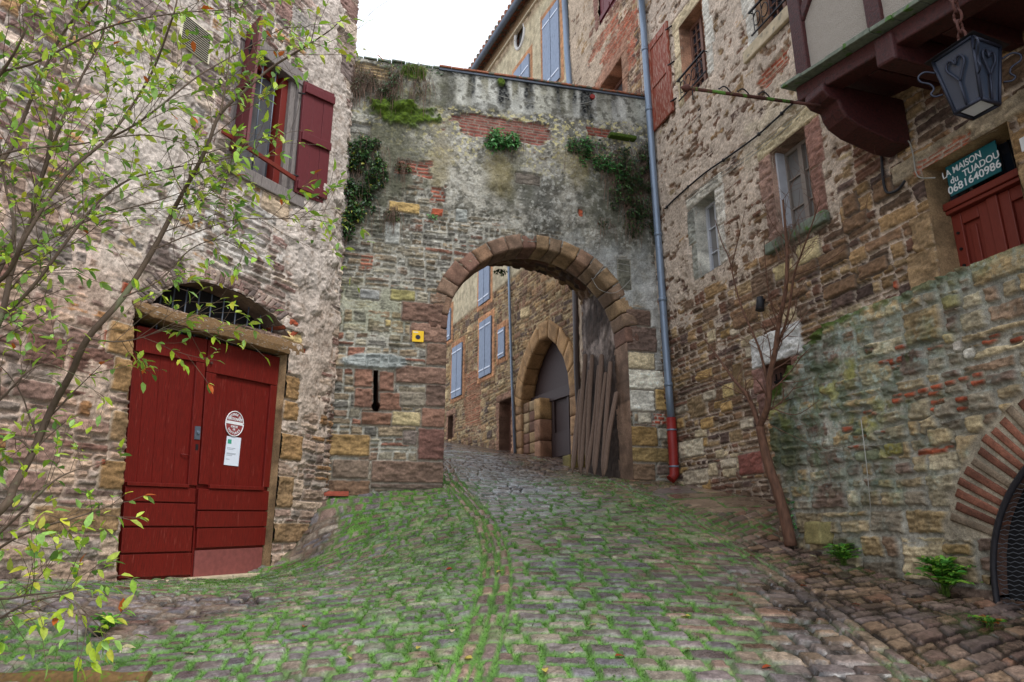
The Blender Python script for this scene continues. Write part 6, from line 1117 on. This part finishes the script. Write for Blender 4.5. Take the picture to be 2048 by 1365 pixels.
TW = Twigs(31); trunk = MB(); trunk.tube(spline([tb - (0, 0, .1), tb + (.02, 0, .35), tb + (.06, .02, .7)], 4), [.055] * 4 + [.045] * 5, 10)
for pts, D, r, leafy, base in STEMS:
    p3 = [at_depth(x, y, D + .12 * sin(k * 1.1 + D * 9)) for k, (x, y) in enumerate(pts)]
    if base: p3 = [tb + (.05, .02, .55)] + ([(tb + (.05, .02, .55) + p3[0]) / 2 + np.array([-.05, 0, -.05])] if np.linalg.norm(p3[0] - tb) > .8 else []) + p3
    sp = spline(p3, 4); rr_ = np.linspace(r, r * .3, len(sp)); trunk.tube(sp, list(rr_), 8, False); n = len(sp)
    for k in range(4 if base else 1, n):
        q = sp[k]; xx, yy = q[0] / q[1], (q[2] - EYE) / q[1]
        dens = .58 if base else .66
        if r > .02 and k < n * .55: dens = .10
        if TW.rs.rand() < dens:
            t = sp[k] - sp[k - 1]; t /= np.linalg.norm(t); sd_ = np.cross(t, TW.rs.rand(3) - .5); sd_ /= np.linalg.norm(sd_); d0 = t * .8 + sd_ * .8; d0[1] *= .5; TW.grow(q, d0, (.16 + .3 * TW.rs.rand()) * (1 if leafy > .42 else .6), max(.0016, rr_[k] * .3), 1, leafy * .8, .3)
    TW.grow(sp[-1], sp[-1] - sp[-2], .3 if leafy > .42 else .14, max(.002, rr_[-1]), 1, leafy, .2)
trunk.build('trunk', M['bark'], lt); TW.mb.build('twigs', M['bark'], lt); TW.leaves(lt, GREENS + [lin(188, 96, 40)], [.22, .2, .2, .16, .14, .07, .01])
# ---- bare red-brown sapling against the retaining wall
b0 = gpx(1582, 1088); bt_ = thing('bare_sapling', b0, 'leafless red-brown young tree in front of the mossy retaining wall', 'tree'); TB = Twigs(41); tr_ = MB()
W3 = lambda lst, o0, o1: [np.array(PT.P(*PT.on(x, y, o0 + (o1 - o0) * k / max(1, len(lst) - 1)), o0 + (o1 - o0) * k / max(1, len(lst) - 1))) for k, (x, y) in enumerate(lst)]
trk = W3([(1582, 1092), (1572, 1045), (1556, 985), (1540, 940), (1528, 895), (1519, 853)], .14, .26); tr_.tube(spline(trk, 5), list(np.linspace(.060, .042, 26)), 10)
for k, (lst, r) in enumerate((([(1519, 853), (1497, 795), (1478, 772), (1465, 756), (1430, 707), (1410, 680)], .028), ([(1519, 853), (1535, 813), (1539, 756), (1550, 705), (1557, 651), (1571, 581), (1574, 510), (1571, 461), (1566, 400)], .036), ([(1552, 700), (1574, 637), (1588, 552), (1602, 510), (1620, 461), (1640, 400)], .015), ([(1536, 770), (1522, 710), (1511, 679), (1486, 623), (1470, 570), (1458, 517), (1444, 486), (1430, 440)], .015), ([(1462, 538), (1479, 468), (1490, 420)], .007), ([(1557, 651), (1540, 600), (1530, 520), (1528, 470)], .008), ([(1588, 552), (1660, 520), (1720, 470)], .006), ([(1497, 795), (1470, 800), (1440, 790)], .006), ([(1535, 813), (1590, 830), (1640, 800)], .007), ([(1540, 850), (1600, 880), (1650, 905)], .004))):
    p3 = W3(lst, .26, .3 + .12 * (k % 3)); sp = spline(p3, 4); rr_ = np.linspace(r, r * .28, len(sp)); tr_.tube(sp, list(rr_), 7, False)
    for j in range(3, len(sp)):
        if TB.rs.rand() < .7:
            t = sp[j] - sp[j - 1]; t /= np.linalg.norm(t); sd_ = np.cross(t, TB.rs.rand(3) - .5); sd_ /= np.linalg.norm(sd_); TB.grow(sp[j], t * .8 + sd_ * .75, .18 + .34 * TB.rs.rand(), max(.0016, rr_[j] * .3), 1, 0, .4)
tr_.build('trunk', M['redbark'], bt_); TB.mb.build('twigs', M['redbark'], bt_)
# ---- plants rooted in the gate wall
def wall_plant(name, pl, blobs, n, size, cols, label, cat, thick=.18, droop=.5, strands=0, scol=None, seed=1, group=None, wid=.46, w=None):
    rs = np.random.RandomState(seed); P, D = [], []; c0 = pl.on(blobs[0][0], blobs[0][1]); t = thing(name, pl.P(*c0, .02), label, cat, group); SP = []
    tot = sum(b[2] * b[3] for b in blobs)
    for x, y, rx, ry in blobs:
        cs, cz = pl.on(x, y); rs_, rz = abs(pl.on(x + rx, y)[0] - cs), abs(pl.on(x, y - ry)[1] - cz); m = int(n * rx * ry / tot); a, q = rs.rand(m) * 2 * pi, np.sqrt(rs.rand(m)); s, z = cs + rs_ * q * np.cos(a), cz + rz * q * np.sin(a)
        k = (fbm(s * 7, z * 7, seed + 5, 3) > .31 + .26 * q ** 2) if n > 300 else q < 2; s, z, q = s[k], z[k], q[k]; o = .015 + thick * (1 - .6 * q ** 2) * rs.rand(len(s))
        for i in range(len(s)): P.append(pl.P(s[i], z[i], o[i])); D.append(pl.n * (.5 + .4 * rs.rand()) + pl.d * (rs.rand() - .5) * 1.8 + np.array([0, 0, (rs.rand() - .5) * 1.2 - droop]))
        for j in range(int(strands * rx * ry / tot)): SP.append((cs + rs_ * .9 * (rs.rand() * 2 - 1), cz + rz * (rs.rand() * 1.6 - .6)))
    P, D = np.array(P), np.array(D); m = len(P); Nn = np.tile(pl.n * .7 + np.array([0, 0, .7]), (m, 1)) + (rs.rand(m, 3) - .5) * 1.2
    leaf_mesh('foliage', P, D, Nn, size * (.6 + .8 * rs.rand(m)), pal_rand(rs, cols, m, w), M['leaf'], t, wid)
    mb = MB()
    for s, z in SP:
        L_ = .12 + .3 * rs.rand(); dx = (rs.rand() - .5) * .25; pts = [pl.P(s, z, .03), pl.P(s + dx * .3, z + .03, .10 + .08 * rs.rand()), pl.P(s + dx * .8, z - L_ * .4, .14), pl.P(s + dx, z - L_, .10)]; mb.tube(spline(pts, 3), .0028, 3, False)
    if mb.v: mb.build('stems', scol or M['stake'], t)
    return t
IVY = [lin(46, 78, 40), lin(62, 98, 46), lin(34, 60, 40), lin(84, 116, 60), lin(70, 90, 58)]; LUSH = [lin(66, 128, 58), lin(90, 150, 76), lin(52, 104, 56), lin(110, 164, 100)]; DRY = [lin(86, 88, 66), lin(104, 104, 82), lin(70, 74, 52), lin(60, 82, 40)]
wall_plant('ivy', PG, [(716, 318, 34, 50), (735, 350, 40, 50), (700, 400, 24, 60), (720, 430, 30, 34), (695, 450, 16, 34), (745, 310, 22, 30)], 5200, .06, IVY + [lin(150, 150, 50)], 'dark ivy hanging at the left end of the gate wall', 'ivy', .2, .6, 120, None, 3, w=[.25, .25, .2, .14, .1, .06])
wall_plant('wall_fern', PG, [(1004, 280, 34, 16), (990, 292, 22, 14), (1020, 292, 22, 16)], 520, .10, LUSH, 'bright green leafy plant growing below the red bricks mid gate wall', 'plant', .22, .55, 20, None, 4, wid=.34)
wall_plant('hanging_creeper', PG, [(1170, 300, 44, 20), (1195, 325, 40, 26), (1225, 350, 36, 30)], 2000, .062, LUSH + IVY[:2], 'mid green creeper hanging under the mossy ledge of the gate wall', 'creeper', .22, .6, 60, None, 5)
wall_plant('dark_creeper', PG, [(1255, 350, 46, 50), (1275, 400, 30, 60), (1235, 390, 30, 40), (1265, 445, 24, 34), (1290, 330, 20, 40)], 4200, .056, [c_ * .75 for c_ in IVY] + [lin(70, 74, 54)], 'dark tangled creeper with dry stems beside the downpipe', 'creeper', .28, .7, 420, M['stake'], 6)  # leaf greens darker than those of the other ivy
wall_plant('ivy_tuft', PG, [(1306, 456, 12, 22)], 260, .045, IVY, 'small ivy tuft beside the pipe at the end of the gate wall', 'ivy', .15, .5, 0, None, 7)
wall_plant('dry_tuft', PG, [(728, 165, 30, 20), (712, 180, 16, 18)], 700, .05, DRY, 'grey dry plant tuft under the coping at the left of the gate wall', 'plant', .2, .6, 160, M['stake'], 8, wid=.2)
wall_plant('dark_tuft', PG, [(778, 180, 20, 34), (770, 195, 18, 18), (792, 165, 20, 14)], 800, .055, DRY[2:] + IVY[:2], 'dark drooping plant tuft right of the grey dry one', 'plant', .2, .8, 90, None, 9, wid=.25)
wall_plant('coping_moss', PG, [(805, 140, 44, 10), (850, 146, 40, 8)], 420, .035, IVY + LUSH[:1], 'mossy greenery spilling over the coping of the gate wall', 'plant', .16, .4, 20, None, 10)
wall_plant('small_weed', PG, [(843, 180, 18, 14), (832, 196, 10, 8)], 130, .05, DRY + IVY[:1], 'small grey green weed below the mossy coping', 'weed', .12, .5, 30, None, 11, wid=.25)
wall_plant('brick_weed', PG, [(806, 338, 16, 10)], 90, .045, IVY, 'small weed growing on the exposed bricks left of centre', 'weed', .1, .4, 20, None, 12)
wall_plant('crack_weed', PG, [(784, 434, 14, 12)], 90, .045, IVY + DRY, 'little weed in a crack above the left of the arch', 'weed', .1, .5, 30, None, 13)
wall_plant('red_weed', PG, [(1205, 452, 14, 8)], 80, .04, IVY + [lin(150, 70, 50)], 'small reddish weed above the right of the arch', 'weed', .1, .4, 10, None, 14)
wall_plant('stone_fern', PG, [(864, 436, 8, 5)], 40, .04, LUSH, 'tiny fern under the orange brick on the gate wall', 'fern', .08, .4, 0, None, 16)
p_ = PG.on(1000, 552, -GD); wall_plant('vault_fern', Plane(PG.P(0, 0, -GD + .1)[:2], 75), [(1000, 545, 12, 6)], 60, .06, IVY, 'small fern hanging inside the top of the arch', 'fern', .1, .9, 0, None, 15)
wall_plant('sill_weed', PR, [(1590, 466, 30, 6)], 60, .04, DRY, 'thin dry weeds on the sill of the larger pale window', 'weed', .1, .2, 40, M['stake'], 18, wid=.2)
wall_plant('wall_vine', PT, [(1585, 1030, 12, 40), (1592, 1068, 12, 10)], 70, .05, LUSH, 'little green vine climbing behind the bare sapling', 'vine', .08, .2, 6, None, 19)
def ground_plant(name, x, y, R, n, size, cols, label, seed, hgt=.18, wid=.42):
    rs = np.random.RandomState(seed); b = gpx(x, y); t = thing(name, b, label, 'plant'); P, D = [], []; mb = MB()
    for k in range(n):
        a = rs.rand() * 2 * pi; l = hgt * (.5 + .7 * rs.rand()); o = R * (.3 + .7 * rs.rand()); tp = b + np.array([o * cos(a), o * sin(a), l]); md = b + np.array([o * cos(a) * .4, o * sin(a) * .4, l * .8]); sp = spline([b + (rs.rand(3) - .5) * (.06, .06, 0), md, tp], 4); mb.tube(sp, .0025, 4, False)
        for q in range(3, len(sp)):
            for sg in (-1, 1):
                d_ = sp[q] - sp[q - 1]; d_ /= np.linalg.norm(d_); P.append(sp[q]); D.append(d_ * .7 + sg * np.array([-sin(a), cos(a), 0]) * .8 + (rs.rand(3) - .5) * .5)
    P, D = np.array(P), np.array(D); m = len(P); leaf_mesh('foliage', P, D, np.tile([0, -.2, 1.], (m, 1)) + (rs.rand(m, 3) - .5) * .8, size * (.6 + .8 * rs.rand(m)), pal_rand(rs, cols, m), M['leaf'], t, wid); mb.build('stems', M['moss'], t)
GP = [lin(84, 150, 50), lin(66, 128, 46), lin(108, 166, 60), lin(130, 170, 60)]
ground_plant('leafy_weed', 1892, 1194, .22, 46, .065, GP, 'bushy bright green weed at the foot of the wall near the grate', 51, .24); ground_plant('leafy_weed', 1688, 1134, .14, 26, .05, GP, 'smaller green weed at the wall foot right of the sapling', 52, .16)
ground_plant('dandelion', 212, 1272, .12, 9, .06, GP, 'small dandelion plant on the dirt left of the lane', 53, .10, .3); ground_plant('gutter_weed', 1980, 1262, .12, 12, .035, GP + [lin(170, 90, 40)], 'low weed with orange tips on the dark paving by the grate', 54, .08)
ground_plant('corner_weed', 664, 985, .1, 9, .04, GP, 'small weed beside the broken roof tile', 55, .1)
rs = np.random.RandomState(77); LK = {'y': (lin(206, 190, 90), 'fallen yellow leaf lying on the cobbles'), 'b': (lin(150, 70, 40), 'fallen brown leaf lying on the cobbles'), 'p': (lin(206, 196, 150), 'fallen pale leaf lying on the cobbles')}
for k, (x, y, t) in enumerate(((1617, 1120, 'p'), (905, 1272, 'p'), (886, 1344, 'p'), (1145, 1318, 'p'), (945, 1330, 'y'), (840, 1306, 'y'), (1383, 1312, 'p'), (1140, 1315, 'y'), (1383, 1243, 'y'), (1090, 1350, 'y'), (1600, 1180, 'b'), (1465, 1200, 'b'), (1545, 1345, 'b'), (1005, 1150, 'y'), (905, 1145, 'b'), (605, 1265, 'b'), (385, 1320, 'p'), (240, 1308, 'p'), (700, 1332, 'y'), (1195, 1262, 'p'), (1325, 1085, 'p'), (800, 990, 'p'), (1500, 1120, 'b'), (1230, 1325, 'b'), (1940, 1195, 'b'), (1705, 1020 + 200, 'b'))):
    p = gpx(x, y) + np.array([0, 0, .03]); a = rs.rand() * 6; s = .06 + .03 * rs.rand(); o = leaf_mesh('fallen_leaf', p[None], np.array([[cos(a), sin(a), .1]]), np.array([[rs.rand() - .5, rs.rand() - .5, 1.]]), np.array([s]), (LK[t][0] * (.8 + .4 * rs.rand()))[None], M['leaf'], None, .6, .2, org=tuple(p)); tag(o, LK[t][1], 'leaf', 'fallen leaves on the cobbles')
a, b = gpx(-60, 1372), gpx(296, 1368); up_ = np.array([0, 0, .0]); pts = spline([a + up_, (a + b) / 2 + (0, 0, .012), b + up_], 6); lg = MB().tube(pts, [.055 + .006 * sin(k * 1.7) for k in range(len(pts))], 14).build('log', M['mosswood'], None, org=tuple(a)); tag(lg, 'mossy wooden log at the bottom left corner of the lane', 'log')
